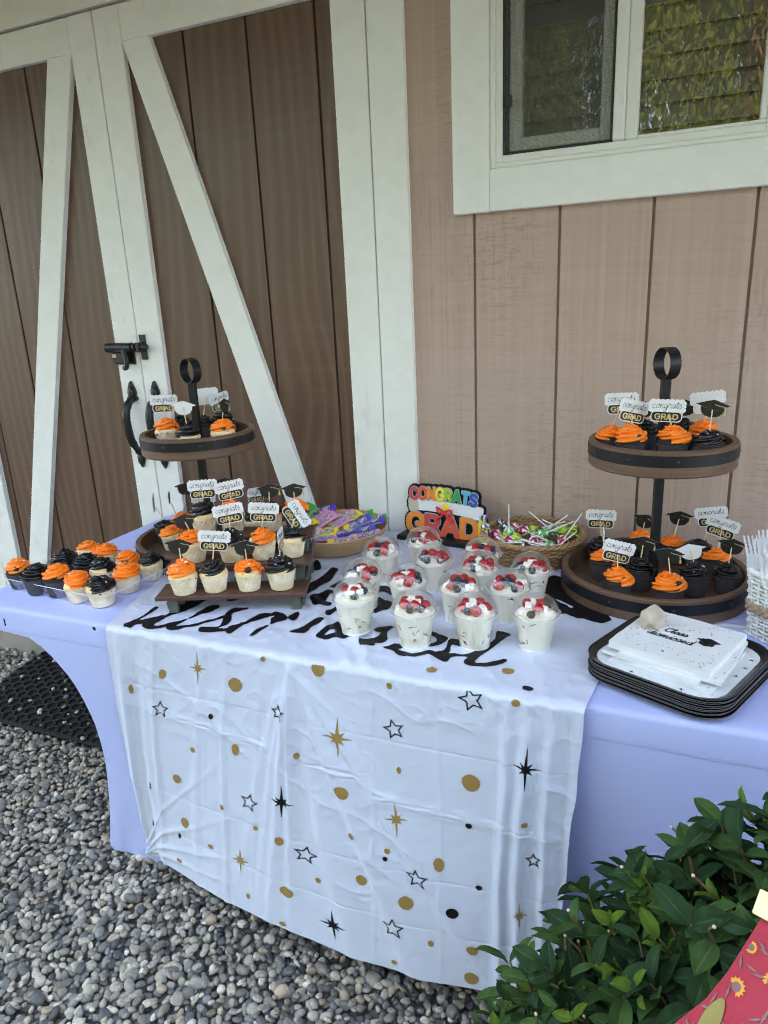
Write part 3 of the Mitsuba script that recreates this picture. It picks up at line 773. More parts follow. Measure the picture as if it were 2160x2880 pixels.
LETTERS=[
[(-0.546,-0.761),(-0.555,-0.748),(-0.551,-0.737),(-0.545,-0.704),(-0.548,-0.664),(-0.539,-0.663),(-0.539,-0.691),(-0.540,-0.724),(-0.524,-0.716),(-0.497,-0.690),(-0.492,-0.702),(-0.513,-0.735),(-0.531,-0.744),(-0.530,-0.763),(-0.527,-0.774),(-0.535,-0.772)],
[(-0.509,-0.747),(-0.513,-0.735),(-0.497,-0.708),(-0.497,-0.657),(-0.497,-0.615),(-0.468,-0.586),(-0.463,-0.612),(-0.470,-0.653),(-0.486,-0.685),(-0.489,-0.718),(-0.490,-0.735),(-0.480,-0.741),(-0.464,-0.727),(-0.463,-0.742),(-0.488,-0.755)],
[(-0.526,-0.634),(-0.509,-0.611),(-0.475,-0.601),(-0.494,-0.621),(-0.509,-0.647)],
[(-0.459,-0.734),(-0.464,-0.720),(-0.439,-0.693),(-0.436,-0.653),(-0.435,-0.618),(-0.413,-0.611),(-0.412,-0.640),(-0.426,-0.666),(-0.441,-0.712),(-0.438,-0.728),(-0.406,-0.701),(-0.382,-0.673),(-0.372,-0.652),(-0.365,-0.661),(-0.387,-0.692),(-0.411,-0.721),(-0.435,-0.744),(-0.448,-0.744)],
[(-0.369,-0.654),(-0.376,-0.640),(-0.375,-0.614),(-0.347,-0.604),(-0.346,-0.613),(-0.362,-0.634),(-0.360,-0.646),(-0.345,-0.668),(-0.341,-0.689),(-0.354,-0.707),(-0.371,-0.718),(-0.330,-0.703),(-0.326,-0.711),(-0.353,-0.726),(-0.374,-0.731),(-0.384,-0.726),(-0.383,-0.715),(-0.358,-0.706),(-0.352,-0.692),(-0.363,-0.670)],
[(-0.324,-0.717),(-0.331,-0.695),(-0.310,-0.666),(-0.304,-0.621),(-0.281,-0.613),(-0.277,-0.603),(-0.251,-0.610),(-0.234,-0.631),(-0.254,-0.656),(-0.257,-0.691),(-0.263,-0.715),(-0.270,-0.710),(-0.265,-0.678),(-0.257,-0.657),(-0.269,-0.632),(-0.265,-0.620),(-0.276,-0.623),(-0.296,-0.658),(-0.310,-0.689),(-0.311,-0.719)],
[(-0.422,-0.570),(-0.399,-0.558),(-0.396,-0.570),(-0.407,-0.585)],
[(-0.335,-0.534),(-0.309,-0.524),(-0.316,-0.538)],
[(-0.199,-0.678),(-0.191,-0.665),(-0.182,-0.649),(-0.177,-0.617),(-0.156,-0.614),(-0.157,-0.625),(-0.167,-0.644),(-0.169,-0.673)],
[(-0.237,-0.619),(-0.233,-0.594),(-0.225,-0.594),(-0.216,-0.617),(-0.217,-0.632)],
[(-0.166,-0.585),(-0.170,-0.566),(-0.154,-0.561),(-0.144,-0.579),(-0.152,-0.590)],
[(-0.141,-0.675),(-0.132,-0.641),(-0.124,-0.614),(-0.088,-0.664),(-0.101,-0.668),(-0.111,-0.649),(-0.120,-0.661),(-0.124,-0.676),(-0.071,-0.661),(-0.087,-0.682),(-0.103,-0.690),(-0.123,-0.687)],
[(-0.044,-0.682),(-0.041,-0.667),(-0.017,-0.657),(-0.023,-0.626),(-0.037,-0.628),(-0.035,-0.606),(-0.008,-0.596),(-0.014,-0.615),(-0.007,-0.638),(0.000,-0.655),(-0.009,-0.684),(-0.019,-0.694),(0.007,-0.685),(0.021,-0.662),(0.041,-0.670),(0.032,-0.682),(0.050,-0.688),(0.071,-0.688),(0.091,-0.671),(0.107,-0.674),(0.134,-0.697),(0.127,-0.700),(0.113,-0.692),(0.093,-0.683),(0.075,-0.698),(0.044,-0.702),(0.019,-0.685),(-0.026,-0.701),(-0.037,-0.696)],
[(0.067,-0.591),(0.103,-0.607),(0.109,-0.616),(0.104,-0.640),(0.090,-0.654),(0.081,-0.649),(0.094,-0.629),(0.084,-0.613),(0.072,-0.607)],
[(0.104,-0.675),(0.119,-0.659),(0.114,-0.623),(0.119,-0.612),(0.135,-0.616),(0.142,-0.637),(0.123,-0.633),(0.127,-0.658),(0.128,-0.681),(0.134,-0.669),(0.156,-0.668),(0.173,-0.648),(0.181,-0.624),(0.196,-0.591),(0.192,-0.556),(0.218,-0.561),(0.212,-0.576),(0.196,-0.628),(0.185,-0.662),(0.182,-0.689),(0.197,-0.687),(0.228,-0.659),(0.233,-0.665),(0.223,-0.681),(0.200,-0.697),(0.176,-0.699),(0.164,-0.691),(0.166,-0.672),(0.138,-0.681),(0.135,-0.698),(0.126,-0.699),(0.112,-0.691)],
[(-0.238,-0.518),(-0.230,-0.489),(-0.203,-0.474),(-0.196,-0.496),(-0.198,-0.526),(-0.183,-0.531),(-0.175,-0.543),(-0.192,-0.554),(-0.212,-0.549),(-0.225,-0.536)],
[(-0.283,-0.450),(-0.274,-0.409),(-0.274,-0.364),(-0.276,-0.332),(-0.256,-0.342),(-0.253,-0.364),(-0.244,-0.401),(-0.245,-0.434),(-0.246,-0.449),(-0.251,-0.462),(-0.254,-0.501),(-0.271,-0.478)],
[(-0.224,-0.449),(-0.221,-0.416),(-0.212,-0.397),(-0.199,-0.415),(-0.203,-0.443)],
[(-0.118,-0.413),(-0.103,-0.406),(-0.091,-0.410),(-0.071,-0.451),(-0.085,-0.440),(-0.100,-0.436),(-0.106,-0.445)],
[(-0.099,-0.468),(-0.077,-0.480),(-0.056,-0.488),(-0.051,-0.519),(-0.062,-0.531),(-0.072,-0.548),(-0.080,-0.519)],
[(-0.350,-0.355),(-0.335,-0.342),(-0.340,-0.296),(-0.316,-0.321),(-0.300,-0.354),(-0.318,-0.365),(-0.327,-0.392)],
[(0.240,-0.248),(0.268,-0.247),(0.336,-0.325),(0.389,-0.433),(0.389,-0.443),(0.381,-0.456),(0.372,-0.460),(0.355,-0.456),(0.339,-0.448),(0.326,-0.450),(0.304,-0.435),(0.291,-0.438),(0.250,-0.406),(0.230,-0.331)],
]
TASSEL=[[(0.269,-0.370),(0.284,-0.375),(0.301,-0.389),(0.313,-0.398),(0.313,-0.404),(0.307,-0.406),(0.298,-0.394),(0.282,-0.384)]]

def mark(nm, mesh, m): put(nm, shp(mesh, True), m, parent=rk)
def ell(a, b, n=20):
    q = np.arange(n) * 2 * PI / n
    return Polygon(np.stack([a * np.cos(q) * (1 + .03 * np.sin(3 * q)), b * np.sin(q)], 1))
def burst(a, b):
    """eight pointed star: long upright, shorter level points, short diagonals"""
    q = PI / 2 + np.arange(16) * PI / 8
    R = np.empty(16); R[1::2] = .27
    R[0] = R[8] = 1; R[4] = R[12] = .98; R[2::4] = .64
    r = np.where(np.arange(16) % 2 == 1, R * a, R * np.where(np.isin(np.arange(16), (0, 8)), b, a))
    return Polygon(np.stack([r * np.cos(q), r * np.sin(q)], 1))
for u, t, a, b in GOLD_DOTS: mark('gold_dot', draped(ell(a, b), on_front((u, max(t, .012)))), 'print_gold')
for u, t, a, b in BLACK_DOTS: mark('black_dot', draped(ell(a, b), on_front((u, t))), 'print_black')
for k, (u, t, a, b) in enumerate(GOLD_STARS): mark('gold_star', draped(affinity.rotate(burst(a, b), (3, 0, 6, 5, 0)[k]), on_front((u, t))), 'print_gold')
for k, (u, t, a, b) in enumerate(BLACK_STARS): mark('black_star', draped(affinity.rotate(burst(a, b), (2, -3, 6)[k]), on_front((u, t))), 'print_black')
for k, (u, t, R) in enumerate(LINE_STARS):
    s = affinity.rotate(star(5, R, R * .46), (0, 2, 18, 16, -8, -6, 4, 6, 2, 20, 0)[k])
    if R < .012: s = affinity.scale(s, .5, 1.3)
    mark('outline_star', draped(s.buffer(.0004, join_style=2).difference(s.buffer(-.0020, join_style=2)), on_front((u, t)), .004), 'print_black')
for x, y, a in ((.118, -.735, .0085), (.245, -.700, .009), (.288, -.745, .0075)):
    mark('gold_dot' if a != .0075 else 'black_dot', draped(affinity.translate(ell(a * 1.2, a), x, y), on_top), 'print_gold' if a != .0075 else 'print_black')
LP = unary_union([Polygon(catmull(np.array(p), 3, True)).buffer(.0035).buffer(-.0055).buffer(.003) for p in LETTERS])
LP = LP.difference(Polygon(TASSEL[0]))
LP = LP.intersection(Polygon([(-.60, -.760), (.41, -.760), (.41, -.03), (-.60, -.03)]))
for gp in LP.geoms: mark('letter_stroke', draped(gp, on_top, .008), 'print_black')
CUPCAKES=[
(-0.729,-0.332,1.031,'o','w','ul_o1'), (-0.625,-0.38,1.031,'b','w','ul_b1'), (-0.742,-0.252,1.031,'b','d','ul_b2'), (-0.7,-0.212,1.031,'b','d','ul_b3'), (-0.642,-0.203,1.031,'b','d','ul_b4'), (-0.56,-0.326,1.031,'o','w','ul_o2'), (-0.803,-0.302,0.751,'b','d','ll_b1'), (-0.792,-0.245,0.751,'o','d','ll_o1'), (-0.747,-0.344,0.751,'o','w','ll_o2'), (-0.711,-0.165,0.751,'o','d','ll_o3'), (-0.601,-0.172,0.751,'b','w','ll_b2'), (-0.76,-0.197,0.751,'b','d','ll_b3'), (-0.467,-0.653,0.785,'o','w','r1a'), (-0.41,-0.622,0.785,'b','w','r1b'), (-0.34,-0.597,0.785,'o','w','r1c'), (-0.276,-0.569,0.785,'b','w','r1d'), (-0.503,-0.563,0.822,'o','w','r2a'), (-0.419,-0.536,0.822,'b','w','r2b'), (-0.358,-0.504,0.822,'o','w','r2c'), (-0.299,-0.473,0.822,'b','w','r2d'), (-0.529,-0.48,0.86,'b','w','r3a'), (-0.47,-0.451,0.86,'o','w','r3b'), (-0.384,-0.42,0.86,'b','w','r3c'), (-0.332,-0.39,0.86,'o','d','r3d'), (0.361,-0.25,1.031,'o','d','ur_o1'), (0.401,-0.291,1.031,'o','d','ur_o2'), (0.419,-0.189,1.031,'b','d','ur_b1'), (0.48,-0.292,1.031,'o','d','ur_o3'), (0.492,-0.151,1.031,'b','d','ur_b2'), (0.539,-0.185,1.031,'o','d','ur_o4'), (0.544,-0.295,1.031,'b','d','ur_b3'), (0.341,-0.157,0.751,'b','d','lr_b1'), (0.356,-0.244,0.751,'o','d','lr_o1'), (0.394,-0.356,0.751,'o','d','lr_o2'), (0.434,-0.284,0.751,'b','d','lr_b2'), (0.428,-0.1,0.751,'o','d','lr_o3'), (0.497,-0.102,0.751,'o','d','lr_o4'), (0.494,-0.349,0.751,'o','d','lr_o5'), (0.54,-0.285,0.751,'b','d','lr_b3'), (0.549,-0.128,0.751,'b','d','lr_b4'), (0.587,-0.171,0.751,'o','d','lr_o6'), (0.604,-0.252,0.751,'b','d','lr_b5'), (0.419,-0.197,0.751,'b','d','lr_b6'), (-0.962,-0.651,0.741,'o','d','t_o1'), (-0.886,-0.668,0.741,'b','d','t_b1'), (-0.825,-0.664,0.741,'o','d','t_o2'), (-0.751,-0.676,0.741,'o','w','t_o3'), (-0.68,-0.678,0.741,'b','w','t_b2'), (-0.903,-0.565,0.741,'b','d','t_b3'), (-0.829,-0.567,0.741,'b','d','t_b4'), (-0.763,-0.585,0.741,'b','w','t_b5'), (-0.681,-0.597,0.741,'o','w','t_o4'), (-0.676,-0.517,0.741,'b','w','t_b6'), (-0.901,-0.489,0.741,'o','w','t_o5'), (-0.835,-0.495,0.741,'o','w','t_o6'), (-0.749,-0.515,0.741,'o','w','t_o7'), ]
TOPPERS=[
('cap','r1a',-0.476,-0.643,0.888,10,0), ('con','r1b',-0.411,-0.607,0.891,8,0), ('cap','r1c',-0.347,-0.589,0.878,6,0), ('con','r1d',-0.278,-0.555,0.889,5,72), ('cap','r2a',-0.522,-0.560,0.915,3,10), ('con','r2b',-0.426,-0.524,0.926,-7,0), ('con','r2c',-0.357,-0.490,0.924,7,0), ('con','r2d',-0.292,-0.460,0.913,62,0), ('con','r3a',-0.533,-0.468,0.962,2,0), ('con','r3b',-0.476,-0.441,0.956,-8,0), ('cap','r3c',-0.388,-0.410,0.955,0,0), ('cap','r3d',-0.339,-0.382,0.951,0,0), ('con','ll_b3',-0.755,-0.186,0.839,2,0), ('cap','ll_o2',-0.719,-0.299,0.912,5,0), ('cap','ll_o3',-0.710,-0.140,0.887,10,10), ('con','ll_b2',-0.597,-0.154,0.858,8,45), ('con','ll_b1',-0.836,-0.300,0.860,-2,82), ('cap','ll_o1',-0.829,-0.243,0.865,0,75), ('con','ul_o1',-0.737,-0.320,1.139,3,0), ('capback','ul_b1',-0.638,-0.369,1.140,5,0), ('conback','ul_b3',-0.698,-0.195,1.141,-3,0), ('con','ul_b4',-0.654,-0.196,1.128,-8,40), ('cap','ul_o2',-0.560,-0.310,1.138,5,70), ('con','ur_o1',0.376,-0.228,1.137,-3,0), ('con','ur_o2',0.402,-0.278,1.129,14,30), ('cap','ur_b1',0.417,-0.179,1.122,8,0), ('con','ur_o3',0.465,-0.285,1.132,2,0), ('cap','ur_b2',0.498,-0.139,1.120,2,0), ('conback','ur_o4',0.542,-0.170,1.133,-8,0), ('cap','ur_b3',0.547,-0.278,1.140,5,0), ('con','lr_b1',0.337,-0.144,0.856,1,0), ('cap','lr_o1',0.352,-0.232,0.852,5,84), ('con','lr_o2',0.391,-0.344,0.851,17,20), ('cap','lr_o3',0.432,-0.087,0.844,18,20), ('cap','lr_o4',0.506,-0.083,0.856,0,0), ('cap','lr_b2',0.437,-0.270,0.850,4,0), ('cap','lr_o5',0.487,-0.338,0.852,2,0), ('capback','lr_b3',0.529,-0.279,0.844,-15,0), ('con','lr_b4',0.572,-0.100,0.866,-10,0), ('con','lr_o6',0.591,-0.154,0.859,14,0), ('cap','lr_b5',0.608,-0.238,0.849,8,0), ]

# ---------------------------------------------------------------- two tiered trays
def tray_mesh(R):
    return lathe([(.001, .011), (R - .0145, .011), (R - .0135, .0125), (R - .0135, .0505), (R - .012, .052), (R - .002, .052), (R, .050), (R, .003), (R - .003, 0), (.001, 0)], 96)
def tiered(x, y, label, rot, ringrot):
    k = thing('tiered_stand', label, 'tiered tray')
    M = mat4(Rz(rot), (x, y, TZ))
    for R, z in ((.192, 0.0), (.144, .280)):
        t = put('tray', shp(tray_mesh(R), 40), 'tray_wood', M @ mat4(None, (0, 0, z)), k)
        put('band', shp(lathe([(R + .0002, .022), (R + .0014, .0225), (R + .0014, .0435), (R + .0002, .044)], 96), 30), 'black_metal', M @ mat4(None, (0, 0, z)), t)
        for i in range(10):
            a = i * PI / 5 + .2
            m = trimesh.creation.icosphere(subdivisions=1); m.apply_transform(mat4(Rz(a), ((R + .0014) * math.cos(a), (R + .0014) * math.sin(a), .033)) @ np.diag([.0017, .003, .003, 1]))
            put('rivet', shp(m, True), 'rivet', M @ mat4(None, (0, 0, z)), t)
    put('pole', shp(cat(bx(-.0085, .0085, -.0085, .0085, .0105, .2795, .0012), bx(-.0085, .0085, -.0085, .0085, .2905, .453, .0012))), 'black_metal', M, k)
    a = np.linspace(0, 2 * PI, 49)
    pr = []
    for r, w in ((.0318, -.0115), (.0318, .0115), (.0300, .0115), (.0300, -.0115), (.0318, -.0115)):
        pr.append(np.stack([r * np.cos(a), np.full(49, w), .482 + r * np.sin(a)], 1))
    put('ring', shp(grid(np.array(pr)), 40), 'black_metal', mat4(Rz(ringrot), (x, y, TZ)), k)
    return k
tiered(-.656, -.301, 'round two tier wooden stand with black bands behind the cupcake shelf on the left', .15, -.36)
tiered(.459, -.244, 'round two tier wooden stand with black bands at the right, before the tan boards', .35, -1.0)

# ---------------------------------------------------------------- three step cupcake shelf
RA = math.radians(20.77)
RM = mat4(Rz(RA), (-.506, -.683, 0))
rz = thing('stepped_shelf', 'three step brown wooden cupcake shelf on grey green legs', 'cupcake riser')
for v0, v1, zt in ((-.010, .068, .785), (.074, .150, .822), (.156, .234, .860)):
    put('shelf', shp(bx(-.012, .310, v0, v1, zt - .009, zt, .0012)), 'riser_wood', RM, rz)
    for u in (.010, .276):
        put('leg', shp(bx(u, u + .020, v0 + .012, v0 + .024, TZ + .0022, zt - .0094, .0012)), 'riser_leg', RM, rz)
        put('leg', shp(bx(u, u + .020, v1 - .020, v1 - .008, TZ + .0022, zt - .0094, .0012)), 'riser_leg', RM, rz)
for u in (.003, .2965):
    m = bx(0, .006, .022, .250, -.009, .009, .001)
    put('side_rail', shp(moved(m, mat4(Rx(.27), (u, -.006, .7485)))), 'riser_leg', RM, rz)

# ---------------------------------------------------------------- cupcakes
def liner_mesh():
    def mod(a, k): return .00075 * np.sign(np.sin(40 * a)) * np.abs(np.sin(40 * a)) ** .6 * min(1, k / 2)
    return lathe([(.001, .0), (.0205, .0), (.0222, .0012), (.0245, .013), (.0275, .028), (.0300, .0385), (.0296, .0385), (.027, .034)], 240, mod)
def cake_mesh(seed):
    m = lathe([(.0275, .0345), (.0292, .0375), (.0293, .041), (.027, .0455), (.021, .048), (.012, .0495), (.001, .050)], 40)
    v = np.array(m.vertices); v[:, 2] += .002 * (meshkit.noise(v * 160, seed) - .5); m.vertices = v
    return m
def frosting_mesh(seed, turns, lobes, tw, lean):
    g = np.random.default_rng(seed)
    n, ns = 130, 40
    s = np.linspace(0, 1, n)
    th = s * turns * 2 * PI
    R = .0198 * (1 - s) ** .80 + .0006
    z = .0470 + .0225 * s ** 1.15
    rad = .0112 * (1 - s) ** .36 + .0010
    P = np.stack([R * np.cos(th), R * np.sin(th), z], 1)
    wob = meshkit.noise(np.stack([s * 26, s * 0 + seed, s * 0], 1), seed) - .5
    P[:, 2] += .003 * wob; rad = rad * (1 + .22 * wob)
    d = np.gradient(P, axis=0); d /= np.linalg.norm(d, axis=1, keepdims=True)
    U = np.stack([np.cos(th), np.sin(th), 0 * th], 1); U -= d * (U * d).sum(1, keepdims=True); U /= np.linalg.norm(U, axis=1, keepdims=True)
    W = np.cross(d, U)
    a = np.arange(ns) * 2 * PI / ns
    V = []
    for i in range(n):
        q = a * lobes + th[i] * tw
        star_ = 1 + .34 * (2 * np.abs(np.sin(q / 2)) ** .8 - 1.1)
        rr = rad[i] * star_
        V.append(P[i] + rr[:, None] * (np.cos(a)[:, None] * U[i] + 0.86 * np.sin(a)[:, None] * W[i]))
    V = np.array(V)
    i = np.arange(n * ns).reshape(n, ns); j = np.roll(i, -1, 1)
    F = np.stack([i[:-1], j[:-1], j[1:], i[1:]], -1).reshape(-1, 4); F = np.vstack([F[:, [0, 1, 2]], F[:, [0, 2, 3]]])
    V = V.reshape(-1, 3)
    V[:, 0] += lean * np.clip(V[:, 2] - .05, 0, 1)
    V[:, 2] = np.where(V[:, 2] < .0425, .0425 + .25 * (V[:, 2] - .0425), V[:, 2])
    m = trimesh.Trimesh(V, F, process=False)
    m2 = lathe([(.024, .044), (.02, .052), (.012, .060), (.004, .066), (.0005, .067)], 24)   # fills the middle
    return cat(m, m2)
SH_LINER = shp(liner_mesh(), 50)
SH_CAKE = [shp(cake_mesh(i), True) for i in range(2)]
SH_FROST = [shp(frosting_mesh(i, *q), 48) for i, q in enumerate([(2.15, 6, 2.6, .1), (2.0, 6, -2.2, -.15), (2.3, 7, 3.0, .2), (1.9, 5, 2.2, 0), (2.2, 7, -2.8, -.05)])]
def flecks(seed, n, dark):
    g = np.random.default_rng(seed); L = []
    for _ in range(n):
        a = g.uniform(0, 6.28)
        if dark and g.random() < .6:
            z = g.uniform(.030, .046); r = .0238 + (z - .010) * .20 + .0025
        else:
            r = g.uniform(.004, .024); z = .0735 - r * .42 - (r / .024) ** 2 * .004
        R = Rz(g.uniform(0, 6.28)) @ Rx(g.uniform(-.8, .8))
        h = (.0012, .0009, .0007) if dark else (.0019, .0007, .0007)
        L.append(obox((r * math.cos(a), r * math.sin(a), z), np.array(h) * g.uniform(.8, 1.6), R, .0002))
    return cat(L)
SH_SPR = [shp(flecks(i, 9, False)) for i in range(3)]
SH_CRM = [shp(flecks(9 + i, 16, True)) for i in range(3)]
SMEAR = []
for i in range(2):
    m = trimesh.creation.icosphere(subdivisions=2); v = np.array(m.vertices) * [.0075, .004, .006]
    v = v * (1 + .5 * (meshkit.noise(v * 400, i) - .5))[:, None]; m.vertices = v + [.004, -.0245, .053]; SMEAR.append(shp(m, True))
CL = dict(o='orange', b='black'); LN = dict(w='in a pale liner', d='in a dark liner')
CUP_LABEL = {
 'ul_o1': 'leftmost orange cupcake on the top tier of the left stand', 'ul_b1': 'front black frosted pale cupcake on the top tier of the left stand', 'ul_b2': 'black frosted cupcake half hidden behind the leftmost orange one, left stand top tier', 'ul_b3': 'black frosted cupcake at the back of the left stand top tier, right of the pole', 'ul_b4': 'black frosted cupcake behind the right orange one on the left stand top tier', 'ul_o2': 'right orange cupcake on the top tier of the left stand',
 'll_b1': 'black frosted cupcake at the far left inside the left stand lower tray', 'll_o1': 'orange cupcake at the back left inside the left stand lower tray', 'll_o2': 'orange cupcake in the left stand lower tray just left of the shelf', 'll_o3': 'orange cupcake at the back of the left stand lower tray behind toppers', 'll_b2': 'black frosted pale cupcake at the right of the left stand lower tray behind the shelf', 'll_b3': 'black frosted cupcake in the middle of the left stand lower tray, behind toppers',
 'r1a': 'orange cupcake first from the left on the lowest shelf step', 'r1b': 'black cupcake second from the left on the lowest shelf step', 'r1c': 'orange cupcake with a black smudge third on the lowest shelf step', 'r1d': 'black cupcake at the right end of the lowest shelf step',
 'r2a': 'orange cupcake at the left end of the middle shelf step', 'r2b': 'black sprinkled cupcake second from the left on the middle shelf step', 'r2c': 'orange cupcake third from the left on the middle shelf step', 'r2d': 'black cupcake at the right end of the middle shelf step',
 'r3a': 'black cupcake at the left end of the top shelf step', 'r3b': 'orange cupcake second from the left on the top shelf step', 'r3c': 'black cupcake third from the left on the top shelf step', 'r3d': 'orange cupcake in a dark liner at the right end of the top shelf step',
 'ur_o1': 'leftmost orange chocolate cupcake on the right stand top tier', 'ur_o2': 'second orange cupcake from the left, front of the right stand top tier', 'ur_b1': 'black cupcake behind the two left orange ones, right stand top tier', 'ur_o3': 'orange cupcake in front of the pole on the right stand top tier', 'ur_b2': 'black cupcake right behind the pole on the right stand top tier', 'ur_o4': 'orange cupcake at the back right of the right stand top tier', 'ur_b3': 'glossy black cupcake with crumbs at the front right of the right stand top tier',
 'lr_b1': 'black cupcake at the far left of the right stand lower tray', 'lr_o1': 'orange cupcake at the left of the right stand lower tray, behind the front left one', 'lr_o2': 'orange cupcake at the front left of the right stand lower tray', 'lr_b2': 'black cupcake left of the pole foot in the right stand lower tray', 'lr_o3': 'orange sprinkled cupcake at the back left of the pole, right stand lower tray', 'lr_o4': 'orange cupcake at the back right of the pole, right stand lower tray', 'lr_o5': 'orange smudged cupcake at the front centre of the right stand lower tray', 'lr_b3': 'black cupcake right of the front centre orange one, right stand lower tray', 'lr_b4': 'black cupcake at the back right of the right stand lower tray', 'lr_o6': 'orange cupcake at the right of the right stand lower tray', 'lr_b5': 'black cupcake beside the fork basket, right stand lower tray', 'lr_b6': 'black cupcake hidden behind a cap topper left of the pole, right stand lower tray',
 't_o1': 'orange cupcake at the far left of the clear tray on the table', 't_b1': 'black cupcake second from the left in the front row of the clear tray', 't_o2': 'orange smudged cupcake in the middle of the front row of the clear tray', 't_o3': 'orange sprinkled pale cupcake fourth in the front row of the clear tray', 't_b2': 'black pale cupcake at the front right of the clear tray, nearest the camera', 't_b3': 'black cupcake at the left of the middle row of the clear tray', 't_b4': 'black cupcake in the middle of the clear tray', 't_b5': 'black cupcake with white sprinkles right of the middle of the clear tray', 't_o4': 'plain orange pale cupcake at the right of the middle row of the clear tray', 't_b6': 'black pale cupcake at the far right of the clear tray beside the left stand', 't_o5': 'orange cupcake at the back left of the clear tray', 't_o6': 'smooth orange cupcake in the middle of the back row of the clear tray', 't_o7': 'orange cupcake at the back right of the clear tray'}
CPOS = {}
for n, (x, y, z, col, lin, key) in enumerate(CUPCAKES):
    k = thing('cupcake', CUP_LABEL[key], 'cupcake', 'frosted cupcakes on the party table')
    s = float(rng.uniform(.96, 1.05))
    M = mat4(Rx(rng.normal(0, .02)) @ Rz(rng.uniform(0, 6.28)), (x, y, z + .0004), s)
    put('liner', SH_LINER, 'liner_white' if lin == 'w' else 'liner_dark', M, k)
    put('cake', SH_CAKE[n % 2], 'cake' if lin == 'w' else 'cake_dark', M, k)
    FM = M @ np.diag([rng.uniform(.96, 1.06), rng.uniform(.96, 1.06), rng.uniform(.88, 1.02), 1])
    put('frosting', SH_FROST[n % 5], 'frost_orange' if col == 'o' else 'frost_black', FM, k)
    if lin == 'w' and n % 3 != 1: put('crumbs', SH_CRM[n % 3], 'crumb', M, k, kind='stuff')
    if key in ('r1a', 'r1c', 'r1d', 'r2b', 't_o1', 't_o3', 't_b5', 't_o7', 'ur_b3', 'lr_o3', 'lr_b3', 't_o5', 'ul_o1', 't_b2', 'lr_o5'): put('sprinkles', SH_SPR[n % 3], 'sprinkle', FM, k, kind='stuff')
    if key in ('r1c', 't_o1', 't_o2', 'lr_o2', 'lr_o5', 'ul_o2', 'ur_o2'): put('smudge', SMEAR[n % 2], 'crumb', mat4(Rz(.5), (x, y, z)), k)
    CPOS[key] = np.array([x, y, z])

# clear clamshell tray under the group on the left
tr = thing('clear_tray', 'clear plastic clamshell tray holding cupcakes at the left end of the table', 'plastic tray')
ctr = np.array([(-1.002, -.676), (-.650, -.704), (-.632, -.486), (-.945, -.450)])
pl = Polygon(ctr).buffer(-.03).buffer(.03)
rimpts = np.array(pl.exterior.coords)[:-1]
prof = [(-.008, .003), (.0, .030), (.005, .031), (.005, .033)]
V = []
for d, z in prof:
    e = np.array(affinity.scale(pl, 1, 1).buffer(d).exterior.coords)
    LS = LineString(e); V.append(np.array([(*LS.interpolate(q, normalized=True).coords[0], TZ + z) for q in np.linspace(0, 1, 90)]))
put('rim', shp(grid(np.array(V)), True), 'clear', parent=tr)
put('rim_edge', shp(tube(V[-1][:-1], .0008, 6, closed=True), True), 'clear_bead', parent=tr)

# ---------------------------------------------------------------- toppers
CW, _w = script('congrats', .0082, .00085)
b = CW.bounds
CW = affinity.translate(CW, -(b[0] + b[2]) / 2, -(b[1] + b[3]) / 2 - .0005)
CW = affinity.scale(CW, .0545 / (b[2] - b[0]), .95, origin=(0, 0))
SH_CON = shp(stand(ext(affinity.translate(CW, 0, .0098), .00012)))
GT = text_poly('GRAD', .0108, True).buffer(.0003)
b = GT.bounds
GT = affinity.scale(affinity.translate(GT, -(b[0] + b[2]) / 2, -(b[1] + b[3]) / 2), .044 / (b[2] - b[0]), 1, origin=(0, 0))
SH_GRAD = shp(stand(ext(affinity.translate(GT, 0, -.0105), .00012)))
pill = sbox(-.0205, -.0125, .0205, -.0085).buffer(.0068)
cloud = unary_union([sbox(-.0300, -.001, .0300, .0185).buffer(.0015)] + [Point(x, .0190).buffer(.0052) for x in np.linspace(-.0265, .0265, 7)] + [Point(-.0305, y).buffer(.0042) for y in (.003, .010, .0165)] + [Point(.0305, y).buffer(.0042) for y in (.003, .010, .0165)])
card = unary_union([cloud, pill.buffer(.0018)]).simplify(.0002)
SH_CARD = shp(stand(ext(card, .0007)))
SH_PILL = shp(stand(ext(pill, .0002)))
board = Polygon([(-.031, .0045), (.001, .0150), (.031, .0050), (.0035, -.0065)])
skull = Polygon(catmull(np.array([(-.020, .002), (-.0195, -.009), (-.013, -.0165), (0, -.0195), (.013, -.0165), (.0195, -.009), (.020, .002), (.0, -.004)]), 4, True))
SH_CAPCARD = shp(stand(ext(unary_union([board, skull]), .0007)))
SH_SKULL = shp(stand(ext(skull.difference(board.buffer(.0003)), .0004)))
SH_BOARD = shp(stand(ext(board, .0008)))
tas = unary_union([LineString([(.004, .0052), (.0225, .0015), (.0235, -.006)]).buffer(.0006), Polygon([(.0222, -.006), (.0248, -.006), (.0262, -.015), (.0212, -.015)])])
SH_TAS = shp(stand(ext(tas, .0003)))
